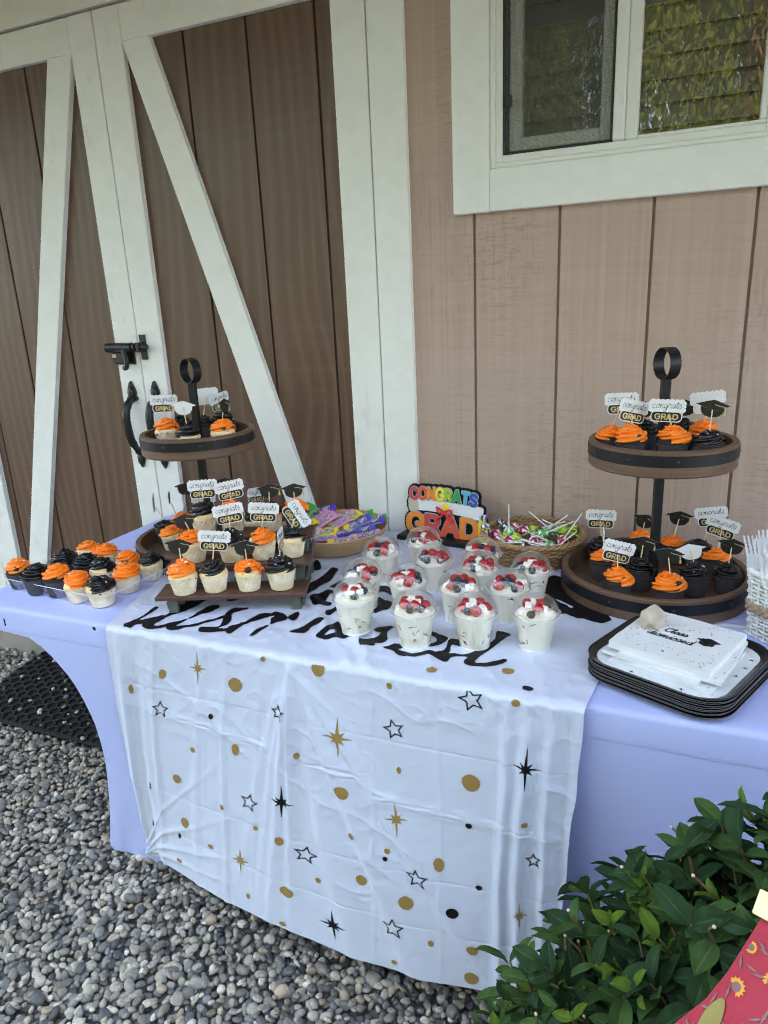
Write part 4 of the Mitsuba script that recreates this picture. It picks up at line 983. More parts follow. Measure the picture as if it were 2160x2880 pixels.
def topper(kind, kx, px, py, pz, tilt, yaw, label):
    k = thing('cupcake_topper', label, 'cupcake topper', 'paper toppers stuck in the cupcakes')
    c = np.array([px, py, pz]); base = CPOS[kx] + [0, 0, .062]
    if np.linalg.norm((c - base)[:2]) > .035: base[:2] = c[:2] + (base - c)[:2] * .5
    if c[2] - base[2] < .012: base[2] = c[2] - .014
    to = EYE - c; az = math.atan2(to[1], to[0]) + PI / 2        # facing the camera's side of the table
    R = Rz(az + math.radians(yaw) + (PI if 'back' in kind else 0)) @ Ry(math.radians(tilt) * (-1 if 'back' in kind else 1))
    M = mat4(R, c)
    nrm = R @ np.array([0, 1, 0])
    put('stick', shp(tube([base, c + nrm * .0014], .00115, 7), True), 'toothpick', parent=k)
    if kind.startswith('con'):
        put('card', SH_CARD, 'card_white', M, k)
        put('badge', SH_PILL, 'card_black', M @ mat4(None, (0, -.0008, 0)), k)
        put('lettering', SH_CON, 'print_black', M @ mat4(None, (0, -.0008, 0)), k)
        put('lettering', SH_GRAD, 'foil_gold', M @ mat4(None, (0, -.0011, 0)), k)
    else:
        put('card', SH_CAPCARD, 'card_white', M, k)
        put('cap', SH_SKULL, 'card_black', M @ mat4(None, (0, -.0008, 0)), k)
        put('cap_board', SH_BOARD, 'card_black', M @ mat4(None, (0, -.0008, 0)), k)
        put('tassel', SH_TAS, 'foil_gold', M @ mat4(None, (0, -.0018, 0)), k)
KN = {'con': 'greeting card topper on ', 'conback': 'white backed card topper on ', 'cap': 'black cap topper on ', 'capback': 'white backed cap topper on '}
def place_of(kx):
    w = CUP_LABEL[kx].replace(' frosted', '').replace(' half hidden', '').replace(' sprinkled', '').replace(' glossy', '').replace('with crumbs ', '').replace('with a black smudge ', '').replace(' chocolate', '').replace(' smudged', '').replace(' inside', ' in').replace(' pale', '').replace(', behind the front left one', '').replace(', behind toppers', '')
    return ' '.join(w.replace(' the ', ' ').replace(' first from left', ' leftmost').replace('second from left', 'second').replace('third from left', 'third').split()[:11])
for kind, kx, px, py, pz, tilt, yaw in TOPPERS:
    topper(kind, kx, px, py, pz, tilt, yaw + float(rng.normal(0, 5)), KN[kind] + place_of(kx))

# ---------------------------------------------------------------- dessert cups
def zm(z): return np.where(z < .0765, z * .87, .06656 + (z - .0765) * .76)
def squat(m):
    v = np.array(m.vertices); v[:, 2] = zm(v[:, 2]); return trimesh.Trimesh(v, m.faces, process=False)
SH_WALL = shp(squat(lathe([(.0275, .0012), (.0285, .004), (.0385, .0755), (.0392, .0764)], 56)), True)
DOMEP = [(.0405, .0775), (.0418, .0805), (.0418, .084), (.0412, .090), (.0388, .1), (.0345, .109), (.028, .1165), (.0205, .1213), (.0155, .1230), (.0145, .1218), (.001, .1218)]
_in = [(max(r - (.0007 if z < .117 else .0002), .0006), z - (.0002 if z < .1 else .0006)) for r, z in DOMEP]
SH_DOME = shp(squat(lathe(DOMEP + _in[::-1] + DOMEP[:1], 64)), 40)
SH_FLANGE = shp(squat(lathe([(.0395, .0765), (.0448, .0765), (.0458, .0785), (.0448, .0805), (.0418, .0806)], 56)), True)
SH_RIMLINE = shp(squat(tube(np.stack([.0455 * np.cos(np.arange(56) * PI / 28), .0455 * np.sin(np.arange(56) * PI / 28), np.full(56, .0786)], 1), .00055, 5, closed=True)), True)
L = []
for i in range(26):
    a = i * PI / 13
    if math.sin(3 * a + .6) < -.55: continue
    L.append(obox((.0405 * math.cos(a), .0405 * math.sin(a), .0738), (.0006, .0026, .0013), Rz(a), .0005))
SH_TOPR = shp(squat(cat(tube(np.stack([.0155 * np.cos(np.arange(40) * PI / 20), .0155 * np.sin(np.arange(40) * PI / 20), np.full(40, .1231)], 1), .00035, 5, closed=True), tube(np.stack([.0419 * np.cos(np.arange(56) * PI / 28), .0419 * np.sin(np.arange(56) * PI / 28), np.full(56, .0845)], 1), .0003, 5, closed=True))), True)
SH_LUGS = shp(squat(cat(L)), 30)
SH_FOOT = shp(lathe([(.026, .0), (.0282, .0), (.0285, .0035), (.0276, .004)], 48), True)
def pud(seed):
    m = lathe([(.001, .002), (.026, .002), (.0277, .005), (.0377, .0735), (.0365, .0752), (.028, .0795), (.014, .0855), (.001, .0880)], 48)
    v = np.array(m.vertices); top = v[:, 2] > .0745
    v[top, 2] += .0042 * (meshkit.fbm(v[top] * 130, 2, seed) - .5); m.vertices = v
    return m
SH_PUD = [shp(squat(pud(i)), True) for i in range(3)]
def berry(seed):
    m = trimesh.creation.icosphere(subdivisions=3); v = np.array(m.vertices)
    t = (v[:, 2] + 1) / 2
    v[:, :2] *= (.45 + .75 * np.sin(np.clip(t * .9 + .12, 0, 1) * PI) ** .7)[:, None]
    v *= [.0092, .0092, .0110]
    pit = meshkit.noise(v * 900, seed); v *= (1 - .07 * (pit > .68))[:, None]
    return m, v
def straw(seed, half):
    m, v = berry(seed)
    if half: v[:, 1] = np.maximum(v[:, 1], -.0006)
    return trimesh.Trimesh(v, m.faces, process=False)
SH_STRAW = [shp(straw(i, True), True) for i in range(2)] + [shp(straw(4, False), True)]
cut = trimesh.creation.icosphere(subdivisions=2); cut.apply_transform(np.diag([.0058, .0010, .0075, 1])); SH_CUT = shp(cut, True)
m = trimesh.creation.icosphere(subdivisions=3); v = np.array(m.vertices)
rr = np.hypot(v[:, 0], v[:, 1]); crown = (v[:, 2] > 0) * (rid(rr - .30, .10) * .16 - .22 * rid(rr, .2))
m.vertices = v * (1 + crown)[:, None] * [.0076, .0076, .0066]; SH_BLUE = shp(m, True)
SH_CUBE = shp(cat(obox((0, 0, 0), (.0065, .0055, .0055), None, .0018), obox((.005, .006, .001), (.005, .005, .0045), Rz(.7) @ Rx(.3), .0018)))
SMR = []
for sx, sz in ((.0085, .0010), (.0026, .0036), (.0060, .0009), (.0010, .0060)):
    mm = trimesh.creation.icosphere(subdivisions=2); mm.apply_transform(np.diag([.0007, sx, sz, 1])); SMR.append(shp(mm, True))
CUPS = [(-0.067, -0.646, 'frontmost left dessert cup, with white cake cubes and a blueberry'), (0.056, -0.648, 'second dessert cup from the left in the front row, two blueberries at its rim'), (0.164, -0.620, 'third dessert cup in the front row, whole strawberry at the front'), (0.271, -0.593, 'dessert cup at the right end of the front row'),
        (-0.104, -0.526, 'dessert cup at the left end of the second row'), (-0.004, -0.521, 'second dessert cup from the left in the second row'), (0.107, -0.525, 'third dessert cup from the left in the second row'), (0.200, -0.493, 'dessert cup at the right of the second row, showing big red strawberries'),
        (-0.124, -0.371, 'dessert cup next to the wooden candy bowl'), (0.006, -0.387, 'dessert cup in the middle of the third row, in front of the sign'), (0.117, -0.408, 'dessert cup right of the middle in the third row'), (0.222, -0.381, 'dessert cup beside the right wooden stand'), (-0.057, -0.272, 'rearmost dessert cup in front of the letter G of the sign'), (0.099, -0.314, 'rear dessert cup touching the wicker basket')]
PICK = [[('c', -.6, .017), ('c', .9, .014), ('b', .0, .020), ('s', .25, .010), ('b', 2.9, .02), ('s', 2.4, .016), ('b', 1.7, .019), ('c', 2.0, .008)], [('b', -.35, .022), ('b', .6, .022), ('s', -1.2, .018), ('s', .1, .014), ('s', 1.3, .022), ('c', .9, .010), ('s', 2.6, .015)], [('b', -.6, .023), ('S', .1, .021), ('c', .9, .017), ('s', -1.3, .022), ('s', 2.2, .012), ('s', 1.5, .023), ('c', -.3, .008)], [('s', .3, .016), ('c', 1.0, .018), ('b', -.3, .026), ('s', 2.5, .012), ('c', -1.5, .012)]]
for n, (x, y, lab) in enumerate(CUPS):
    k = thing('dessert_cup', lab, 'dessert cup', 'clear domed dessert cups')
    g = np.random.default_rng(100 + n)
    face = math.atan2(EYE[1] - y, EYE[0] - x)
    M = mat4(Rz(face), (x, y, float(top_z(np.array(x), np.array(y))) + .0004), float(g.uniform(.985, 1.02)))   # local +x looks at the table's front side
    put('pudding', SH_PUD[n % 3], 'pudding', M, k)
    put('cup', SH_WALL, 'clear', M, k)
    put('cup_foot', SH_FOOT, 'clear_bead', M, k)
    put('dome_lid', SH_DOME, 'shell', M, k)
    put('lid_flange', SH_FLANGE, 'clear', M, k)
    put('lid_edge', SH_RIMLINE, 'clear_bead', M, k)
    put('dome_ring', SH_TOPR, 'clear_bead', M, k)
    put('lid_lugs', SH_LUGS, 'clear_bead', M @ mat4(Rz(g.uniform(0, 6))), k, kind='stuff')
    its = (PICK[n] + [('s', -2.2, .017), ('b', 3.4, .022), ('c', -2.8, .01)]) if n < 4 else [(c, a + g.uniform(-.4, .4), r) for c, a, r in zip(g.permutation(list('bbbssScsscb')), (-.6, .2, 1.0, 1.9, -1.5, .0, 2.8, -2.4, .6, -.9, 3.4), (.026, .026, .025, .022, .024, .006, .018, .02, .014, .015, .023))]
    for kind, a, r in its:
        p = np.array([r * math.cos(a), r * math.sin(a), .0845 + .0175 * max(0, 1 - r / .027) + .002 * g.random()]); p[2] = float(zm(np.array(p[2]))) + .001
        if kind == 'b': put('blueberry', SH_BLUE, 'blueberry', M @ mat4(Ry(g.uniform(-.2, 1.2)) @ Rz(g.uniform(0, 6)), p), k)
        elif kind in 'sS':
            R = Rz(g.uniform(0, 6)) @ Rx(g.uniform(.9, 2.0) if kind == 's' else 2.6)
            q = put('strawberry', SH_STRAW[2] if kind == 'S' else SH_STRAW[int(g.integers(2))], 'strawberry', M @ mat4(R, p), k)
            if kind == 's': put('cut_face', SH_CUT, 'strawberry_cut', M @ mat4(R, p) @ mat4(None, (0, -.0008, .001)), q)
        else: put('cake_cube', SH_CUBE, 'cream', M @ mat4(Rz(g.uniform(0, 6)) @ Rx(g.uniform(-.3, .3)), p + [0, 0, .001]), k)
    for q in range(8):
        a, z = g.uniform(-1.4, 1.4), g.uniform(.012, .070)
        r = np.interp(z, [.005, .0735], [.0277, .0377])
        put('fruit_streak', SMR[int(g.integers(4))], ['smear', 'blueberry', 'smear', 'smear', 'smear'][q % 5], M @ mat4(Rz(a) @ Ry(-.14) @ Rx(g.uniform(-.7, .7)), (r * math.cos(a), r * math.sin(a), float(zm(np.array(z))))), k)

# ---------------------------------------------------------------- wooden bowl of taffy
BX, BY, BR = -.345, -.185, .150
bk = thing('wooden_bowl', 'round pale wooden bowl full of taffy bars', 'bowl')
put('bowl', shp(lathe([(.001, .0), (.085, .0), (.094, .003), (.118, .018), (.139, .040), (.1485, .060), (.147, .0625), (.1445, .062), (.135, .043), (.112, .022), (.07, .0085), (.001, .007)], 90), 40), 'bowl_wood', mat4(None, (BX, BY, TZ)), bk)
def taffy_mesh():
    u = np.linspace(-1, 1, 25); v = np.linspace(-1, 1, 9)
    U, Vv = np.meshgrid(u, v, indexing='ij')
    th = .0046 * np.clip((1 - np.abs(U)) / .22, 0, 1) ** .5 * (1 - Vv ** 4 * .75) + .0003
    rip = .0006 * np.sin(Vv * 16) * (np.abs(U) > .80)
    wv = .015 * (1 - .10 * (np.abs(U) < .78))
    X = .041 * U; Yy = Vv * wv
    return cat(grid(np.stack([X, Yy, th + rip], -1)), moved(grid(np.stack([X, Yy, -th + rip], -1)), np.eye(4)))
SH_TAF = shp(taffy_mesh(), True)
def strip(x0, x1, h):
    U, Vv = np.meshgrid(np.linspace(x0, x1, 8), np.linspace(-1, 1, 9), indexing='ij')
    u = U / .041
    th = .0046 * np.clip((1 - np.abs(u)) / .22, 0, 1) ** .5 * (1 - Vv ** 4 * .75) + .0003 + .0006 * np.sin(Vv * 16) * (np.abs(u) > .80)
    return grid(np.stack([U, Vv * .0149, th + h], -1))
SH_STRIPE = shp(strip(-.0405, -.024, .00025), True)
def onto(poly):
    ms = []
    for gp in (poly.geoms if hasattr(poly, 'geoms') else [poly]):
        v, f = trimesh.creation.triangulate_polygon(gp, engine='earcut')
        ms.append(trimesh.Trimesh(np.column_stack([v, np.full(len(v), 0.)]), f, process=False))
    m = cat(ms); v = np.array(m.vertices); v[:, 2] = .0046 * (1 - (v[:, 1] / .015) ** 4 * .75) + .0007; m.vertices = v
    return m
TX = text_poly('Laffy Taffy', .0105, True)
b = TX.bounds
TX = affinity.skew(affinity.translate(TX, -(b[0] + b[2]) / 2, -.0048), 12, 0, origin=(0, 0))
TX = affinity.scale(TX, .052 / (b[2] - b[0]), 1.25, origin=(0, 0)).simplify(.0003)
SH_TXTB = shp(onto(TX.buffer(.0014, quad_segs=2).simplify(.0003)))
mm = onto(TX); mm.apply_translation([0, 0, .0004]); SH_TXTW = shp(mm)
TAF = []
gq = np.random.default_rng(21)
lay = [('green', -.098, .020, .092, 62, 55), ('green', -.118, .055, .088, 75, 50), ('purple', -.075, .085, .090, 20, 25), ('pink', -.062, .030, .086, 58, 42), ('pink', -.035, .018, .083, 52, 38), ('pink', .000, .050, .086, 28, 25), ('yellow', .028, .045, .084, 62, 35), ('pink', .012, .005, .078, 55, 30), ('purple', .060, .030, .080, 40, 32), ('purple', .092, .045, .079, 12, 30), ('purple', .055, -.035, .073, 32, 12), ('purple', .085, -.010, .072, 28, 16), ('pink', -.045, -.060, .069, 22, 8), ('lilac', .005, -.075, .066, 25, 6), ('purple', -.055, -.092, .062, 4, 6), ('yellow', -.005, -.045, .071, 30, 10), ('pink', -.085, -.045, .073, 50, 25), ('yellow', -.070, -.030, .078, 54, 30), ('green', .040, .085, .078, 20, 30), ('green', .085, .075, .076, 30, 25), ('lilac', .110, -.030, .070, 35, 12), ('pink', .065, -.070, .064, 40, 5), ('pink', -.02, .09, .07, 10, 10), ('purple', .02, -.02, .060, 80, 5), ('green', -.09, .0, .062, 10, 8), ('lilac', .0, .03, .062, 120, 6), ('purple', -.03, .06, .064, 60, 8), ('yellow', .06, .0, .060, 150, 6)]
place_w = {'green': 'standing up at the left of the wooden bowl', 'purple': 'lying in the right half of the wooden bowl', 'pink': 'lying in the middle of the wooden bowl', 'yellow': 'lying on edge among the pink ones in the wooden bowl', 'lilac': 'lying low at the front of the wooden bowl'}
for i, (col, x, y, z, rot, tip) in enumerate(lay):
    k = thing('taffy_bar', f'{col} wrapped taffy bar {place_w[col]}', 'candy', f'{col} taffy bars in the bowl')
    # the long side points up and away; tip lifts its far end
    R = Rz(math.radians(rot)) @ Ry(-math.radians(tip) * .55) @ Rx(math.radians(14 + gq.uniform(-10, 25)))
    M = mat4(R, (BX + x, BY + y, TZ + z - .018))
    put('wrapper', SH_TAF, 'wrap_' + col, M, k)
    put('end_stripe', SH_STRIPE, 'wrap_yellow' if col != 'yellow' else 'wrap_pink', M, k)
    F_ = M if R[2, 2] > 0 else M
    put('lettering', SH_TXTB, 'print_black', F_ @ mat4(Rz(PI)), k)
    put('lettering', SH_TXTW, 'card_white', F_ @ mat4(Rz(PI)), k)

# ---------------------------------------------------------------- sign
sk = thing('congratulation_sign', 'cut out sign with rainbow letters and a white diploma by the wall', 'sign')
def word(s, cols, h, x0, gap, arc, part):
    x = x0; out = []
    for ch, c in zip(s, cols):
        p = text_poly(ch, h, True).buffer(h * .035)
        b = p.bounds
        p = affinity.translate(p, x - b[0], 0)
        x += b[2] - b[0] + gap
        out.append((p, c))
    mid = (x0 + x) / 2
    return [(affinity.translate(affinity.rotate(p, arc[0] * (p.centroid.x - mid)), 0, arc[1] * (p.centroid.x - mid) ** 2 + arc[2] * (p.centroid.x - mid)), c) for p, c in out]
W1_ = word('CONGRATS', ['crimson', 'vermilion', 'orange', 'yellow', 'lime', 'green', 'cyan', 'blue'], .030, -.098, -.0005, (-60, -.5, -.01), 'a')
xs = max(p.bounds[2] for p, c in W1_); x0 = min(p.bounds[0] for p, c in W1_)
f1 = .188 / (xs - x0)
W1_ = [(affinity.translate(affinity.scale(p, f1, 1.0, origin=(0, 0)), -.097 - x0 * f1, .104), c) for p, c in W1_]
W2_ = word('GRAD!', ['orange', 'crimson', 'vermilion', 'orange', 'yellow'], .049, -.1, -.0015, (0, 0, 0), 'b')
xs = max(p.bounds[2] for p, c in W2_); x0 = min(p.bounds[0] for p, c in W2_)
f2 = .218 / (xs - x0)
W2_ = [(affinity.translate(affinity.scale(p, f2, 1.0, origin=(0, 0)), -.106 - x0 * f2, .015), c) for p, c in W2_]
dip = Polygon(catmull(np.array([(-.100, .098), (-.094, .070), (-.060, .073), (.0, .072), (.060, .069), (.102, .063), (.105, .082), (.102, .096), (.06, .098), (0, .102), (-.06, .106)]), 4, True))
back = unary_union([p.buffer(.0075) for p, c in W1_ + W2_] + [dip.buffer(.006), sbox(-.095, .012, .095, .09)]).buffer(.004).buffer(-.004)
back = unary_union([Polygon(gp.exterior) for gp in (back.geoms if hasattr(back, 'geoms') else [back])]).simplify(.0004)
SM = mat4(Rz(math.radians(-8)) @ Rx(-.10), (-.072, -.072, TZ + .004), 1.06)
def sgn(name, poly, m, d0, d1): 
    mm = stand(ext(poly.simplify(.0002), d1 - d0)); mm.apply_translation([0, -d0, 0]); return put(name, shp(mm), m, SM, sk)
sgn('backing', back, 'print_black', -.004, 0)
sgn('diploma', dip, 'card_white', .0002, .0022)
sgn('diploma_curl', Polygon(catmull(np.array([(-.101, .099), (-.096, .069), (-.074, .072), (-.072, .088), (-.078, .105), (-.09, .105)]), 4, True)), 'ink_tan', .0024, .0036)
for p, c in W1_ + W2_:
    sgn('letter_edge', p.buffer(.0020), 'ink_grey', .0026, .0040)
    sgn('letter', p, 'ink_' + c, .0042, .0062)
sgn('seal', Point(.005, .088).buffer(.0095), 'ink_yellow', .0042, .0056)
rb = [tube(catmull([(.005, -.010, .075), (-.008, -.012, .083), (-.016, -.010, .086), (-.010, -.012, .074), (.005, -.012, .075)], 5), .0028, 6), tube(catmull([(.005, -.010, .075), (.016, -.012, .082), (.025, -.010, .080), (.018, -.012, .071), (.005, -.012, .075)], 5), .0028, 6), tube([(.005, -.012, .075), (-.006, -.011, .062), (-.016, -.010, .055)], [.0028, .0034, .0034], 6), tube([(.005, -.012, .075), (.016, -.011, .062), (.030, -.010, .052)], [.0028, .0034, .0034], 6), trimesh.creation.icosphere(subdivisions=1, radius=.0048).apply_translation([.005, -.012, .075])]
put('ribbon', shp(cat(rb), True), 'ink_red', SM, sk)
put('foot', shp(bx(-.118, .108, -.030, .018, .0005, .013, .002)), 'black_metal', mat4(Rz(math.radians(-8)), (-.072, -.077, TZ + .003), 1.06), sk)

# ---------------------------------------------------------------- natural wicker basket with lollipops
WX, WY = .178, -.142
wkk = thing('wicker_basket', 'round brown willow basket full of lollipops', 'basket')
WM = mat4(None, (WX, WY, TZ + .002))
WPROF = [(.0, .084), (.012, .091), (.03, .101), (.05, .111), (.066, .119)]
def wr(z): return np.interp(z, [q[0] for q in WPROF], [q[1] for q in WPROF])
nst = 30
for j, z in enumerate(np.linspace(.004, .062, 11)):
    a = np.linspace(0, 2 * PI, 181)[:-1]
    r = wr(z) + .0024 * np.sin(nst / 2 * a * 2 / 2 + (j % 2) * PI) + .0006 * np.sin(a * 7 + j)
    P = np.stack([r * np.cos(a), r * np.sin(a), z + .0008 * np.sin(3 * a + j * 2)], 1)
    put('weave_strand', shp(tube(P, .0026, 6, closed=True), True), 'willow', WM, wkk)
for i in range(nst):
    a = (i + .5) * 2 * PI / nst
    P = np.array([(wr(z) * math.cos(a), wr(z) * math.sin(a), z) for z in np.linspace(0, .066, 7)])
    put('stake', shp(tube(P, .0024, 6), True), 'willow', WM, wkk)
for ph in range(3):
    a = np.linspace(0, 2 * PI, 361)[:-1]
    r = .1195 + .0042 * np.cos(14 * a + ph * 2.094); z = .069 + .0038 * np.sin(14 * a + ph * 2.094)
    put('rim_braid', shp(tube(np.stack([r * np.cos(a), r * np.sin(a), z], 1), .0036, 7, closed=True), True), 'willow', WM, wkk)
put('bottom', shp(lathe([(.001, .002), (.083, .002), (.083, .005), (.001, .006)], 40), 40), 'willow', WM, wkk)
def lolly_mesh(seed, cols):
    m = trimesh.creation.icosphere(subdivisions=3); v = np.array(m.vertices)
    az = np.arctan2(v[:, 1], v[:, 0])
    st = np.sin(az * 5 + 2 * v[:, 2]) > .1
    c = np.where(st[:, None], cols[0], cols[1])
    lab = (np.abs(v[:, 2]) < .33) & (v[:, 0] > .2); c = np.where(lab[:, None], cols[2], c)
    r = 1 + .10 * (meshkit.noise(v * 4, seed) - .5) + .03 * np.sin(az * 14) * (np.abs(v[:, 2]) > .5)
    v = v * r[:, None] * .0132
    # twisted paper end
    n = 28; t = np.linspace(0, 1, 8)
    A = np.arange(n + 1) * 2 * PI / n
    F = []
    for q in t:
        rad = .004 + .0125 * q ** 1.1 * (1 + .28 * np.sin(A * 5 + seed) + .12 * np.sin(A * 11))
        F.append(np.stack([rad * np.cos(A + q), rad * .55 * np.sin(A + q), np.full(n + 1, .0115 + .019 * q)], 1))
    f = grid(np.array(F)); fc = np.where((np.sin(np.tile(A, 8) * 5 + seed) > .0)[:, None], cols[0], cols[1])
    M_ = cat(trimesh.Trimesh(v, m.faces, process=False), f)
    return M_, np.vstack([c, fc])
LC = dict(white_red=((.42, .02, .07), (.78, .77, .76), (.30, .015, .08)), green=((.10, .45, .09), (.74, .78, .72), (.06, .35, .10)), black=((.05, .04, .12), (.74, .72, .74), (.035, .03, .05)), lime=((.62, .62, .05), (.10, .42, .06), (.5, .6, .06)))
SH_LOL = {}
for i, (nm, cols) in enumerate(LC.items()):
    mm, c = lolly_mesh(i, np.array(cols)); SH_LOL[nm] = shp(mm, True, color=c)
SH_LST = shp(tube([(0, 0, -.010), (0, 0, -.080)], .0016, 8), True)
LN_ = dict(white_red='red striped wrapped lollipop lying in the willow basket', green='green and white wrapped lollipop lying in the willow basket', black='black labelled wrapped lollipop lying in the willow basket', lime='yellow and lime wrapped lollipop lying in the willow basket')
def lolly(kind, p, d, label=None, group=None):
    d = np.array(d, float); d /= np.linalg.norm(d)
    k = thing('lollipop', label or LN_[kind], 'lollipop', group or kind.replace('_', ' and ') + ' lollipops in the basket')
    zax = -d                       # the stick runs along d
    xax = np.array(EYE) - (np.array(p) + [WX, WY, TZ]); xax -= zax * (xax @ zax); xax /= np.linalg.norm(xax)
    R = np.stack([xax, np.cross(zax, xax), zax], 1)
    M = mat4(R, np.array(p) + [WX, WY, TZ])
    put('candy', SH_LOL[kind], 'lolly', M, k); put('stick', SH_LST, 'white_plastic', M, k)
    return k, M
k, M = lolly('black', (-.104, -.045, .088), (.25, -.10, -1.0), 'upright lollipop with a black label at the left rim of the willow basket', 'upright lollipop')
BT = text_poly('BLOW', .0052, True); b = BT.bounds
mm = ext(affinity.translate(BT, -(b[0] + b[2]) / 2, -.0026), .0003)
vv = np.array(mm.vertices); mm.vertices = np.stack([.0142 - 16 * vv[:, 0] ** 2 + vv[:, 2], vv[:, 0], vv[:, 1]], 1)
put('lettering', shp(mm), 'wrap_yellow', M, k)
gl = np.random.default_rng(12)
LL = [('green', (-.055, -.01, .072), (.05, -.3, 1)), ('white_red', (-.02, .0, .075), (.8, -.5, -.1)), ('lime', (-.03, -.045, .068), (.8, -.35, .0)), ('green', (.028, -.005, .072), (.75, .35, .3)), ('lime', (.068, .03, .074), (-.9, -.45, -.05)), ('black', (.02, .02, .066), (.7, .6, .45)), ('white_red', (-.045, -.055, .064), (.9, -.25, .02)), ('white_red', (.01, -.04, .060), (-.6, -.5, .1)), ('green', (.05, -.05, .058), (-.8, .1, .1)), ('black', (-.07, .03, .07), (.5, -.8, .05)), ('white_red', (.075, -.015, .062), (.35, .25, .55)), ('lime', (-.005, .045, .062), (.8, .2, .25)), ('white_red', (-.085, -.02, .066), (.85, -.45, .0)), ('green', (.04, .055, .06), (-.5, .2, .3)), ('black', (.0, -.075, .058), (.8, .3, .05)), ('white_red', (.06, -.075, .055), (.5, .6, .35)), ('green', (-.06, -.075, .058), (.9, -.05, .0)), ('lime', (.085, .05, .062), (-.7, .2, .2))]
for kind, p, d in LL: lolly(kind, p, d)

# ---------------------------------------------------------------- white basket with forks
wb = thing('white_basket', 'white woven basket with a brown braided band holding plastic forks at the right edge', 'basket')
BM = mat4(Rz(math.radians(-45)), (.735, -.425, TZ))         # long side runs to the right front
def rrect(hx, hy, r, n=200):
    p = sbox(-hx + r, -hy + r, hx - r, hy - r).buffer(r, quad_segs=6)
    e = LineString(p.exterior.coords); return np.array([e.interpolate(q, normalized=True).coords[0] for q in np.linspace(0, 1, n, endpoint=False)])
def side(z): return .083 + .05 * z, .073 + .05 * z
nw = 40
for j, z in enumerate(np.arange(.004, .122, .0074)):
    if .050 < z < .070: continue
    hx, hy = side(z); q = rrect(hx, hy, .026, 240)
    nrm = q / np.linalg.norm(q, axis=1, keepdims=True)
    s = np.arange(240) / 240
    q = q + nrm * (.0026 * np.sin(nw * PI * s * 1.0 + (j % 2) * PI))[:, None]
    put('weave_strand', shp(tube(np.column_stack([q, z + .0008 * np.sin(s * 30 + j)]), .0023, 6, closed=True), True), 'white_wicker', BM, wb)
for i in range(nw):
    s = (i + .5) / nw
    P = []
    for z in np.linspace(.0, .124, 8):
        hx, hy = side(z); q = rrect(hx, hy, .026, nw * 2)[(2 * i + 1) % (nw * 2)]; P.append((*q, z))
    put('stake', shp(tube(np.array(P), .0026, 6), True), 'white_wicker', BM, wb)
hx, hy = side(.125); q = rrect(hx, hy, .028, 420)
put('rim', shp(tube(np.column_stack([q, np.full(420, .127)]), .0062 + .0009 * np.sin(np.arange(420) * 2 * PI / 420 * 105), 8, closed=True), True), 'white_wicker', BM, wb)
for ph in range(3):
    hx, hy = side(.06); q = rrect(hx + .001, hy + .001, .027, 360); nrm = q / np.linalg.norm(q, axis=1, keepdims=True)
    a = np.arange(360) * 2 * PI / 360 * 13 + ph * 2.094
    put('braid_strand', shp(tube(np.column_stack([q + nrm * (.002 * np.sin(2 * a))[:, None], .060 + .0075 * np.sin(a)]), .0046, 7, closed=True), True), 'jute', BM, wb)
put('bottom', shp(bx(-.082, .082, -.072, .072, .001, .005, .001)), 'white_wicker', BM, wb)
def fork_mesh():
    w = [(-.0, .0045), (.085, .0050), (.108, .0070), (.120, .0115), (.130, .0125)]
    body = Polygon([(x, y) for x, y in w] + [(x, -y) for x, y in reversed(w)])
    tines = []
    for t in (-.0102, -.0034, .0034, .0102):
        tines.append(Polygon([(.128, t - .0022), (.168, t - .0013), (.171, t), (.168, t + .0013), (.128, t + .0022)]))
    m = ext(unary_union([body] + tines), .0016)
    v, f = trimesh.remesh.subdivide_to_size(m.vertices, m.faces, .012, max_iter=8)
    bend = .010 * np.sin((v[:, 0] - .085) / .086 * PI) * (v[:, 0] > .085) - .0012 * (np.abs(v[:, 1]) / .006) * (v[:, 0] < .1)
    v = np.column_stack([v[:, 0], v[:, 1], v[:, 2] + bend])
    return trimesh.Trimesh(np.column_stack([v[:, 1], v[:, 2], v[:, 0]]), f, process=False)    # tines up along z
SH_FORK = shp(fork_mesh(), 30)
gf = np.random.default_rng(4)
for row, (yo, zt, n) in enumerate(((-.056, .002, 9), (-.040, .026, 9), (-.016, .034, 8))):
    for i in range(n):
        x = -.072 + .0125 * i + gf.uniform(-.002, .002)
        R = Rz(gf.normal(.72, .18)) @ Ry(gf.normal(-.06, .05) + (.03 * (i - 3))) @ Rx(gf.normal(.10, .04))
        where = ('front', 'middle', 'back')[row]
        k = numbered('plastic_fork')
        put('plastic_fork', SH_FORK, 'white_plastic', BM @ mat4(R, (x, yo, zt - .004)), label=f'plastic fork standing tines up in the {where} row of the white basket', category='fork', group=f'forks in the {where} row')
k = put('plastic_fork', SH_FORK, 'white_plastic', BM @ mat4(Rz(.0) @ Ry(-.60) @ Rx(.06) @ Rz(.6), (.050, -.062, .040)), label='white plastic fork leaning to the right across the front of the white basket', category='fork')

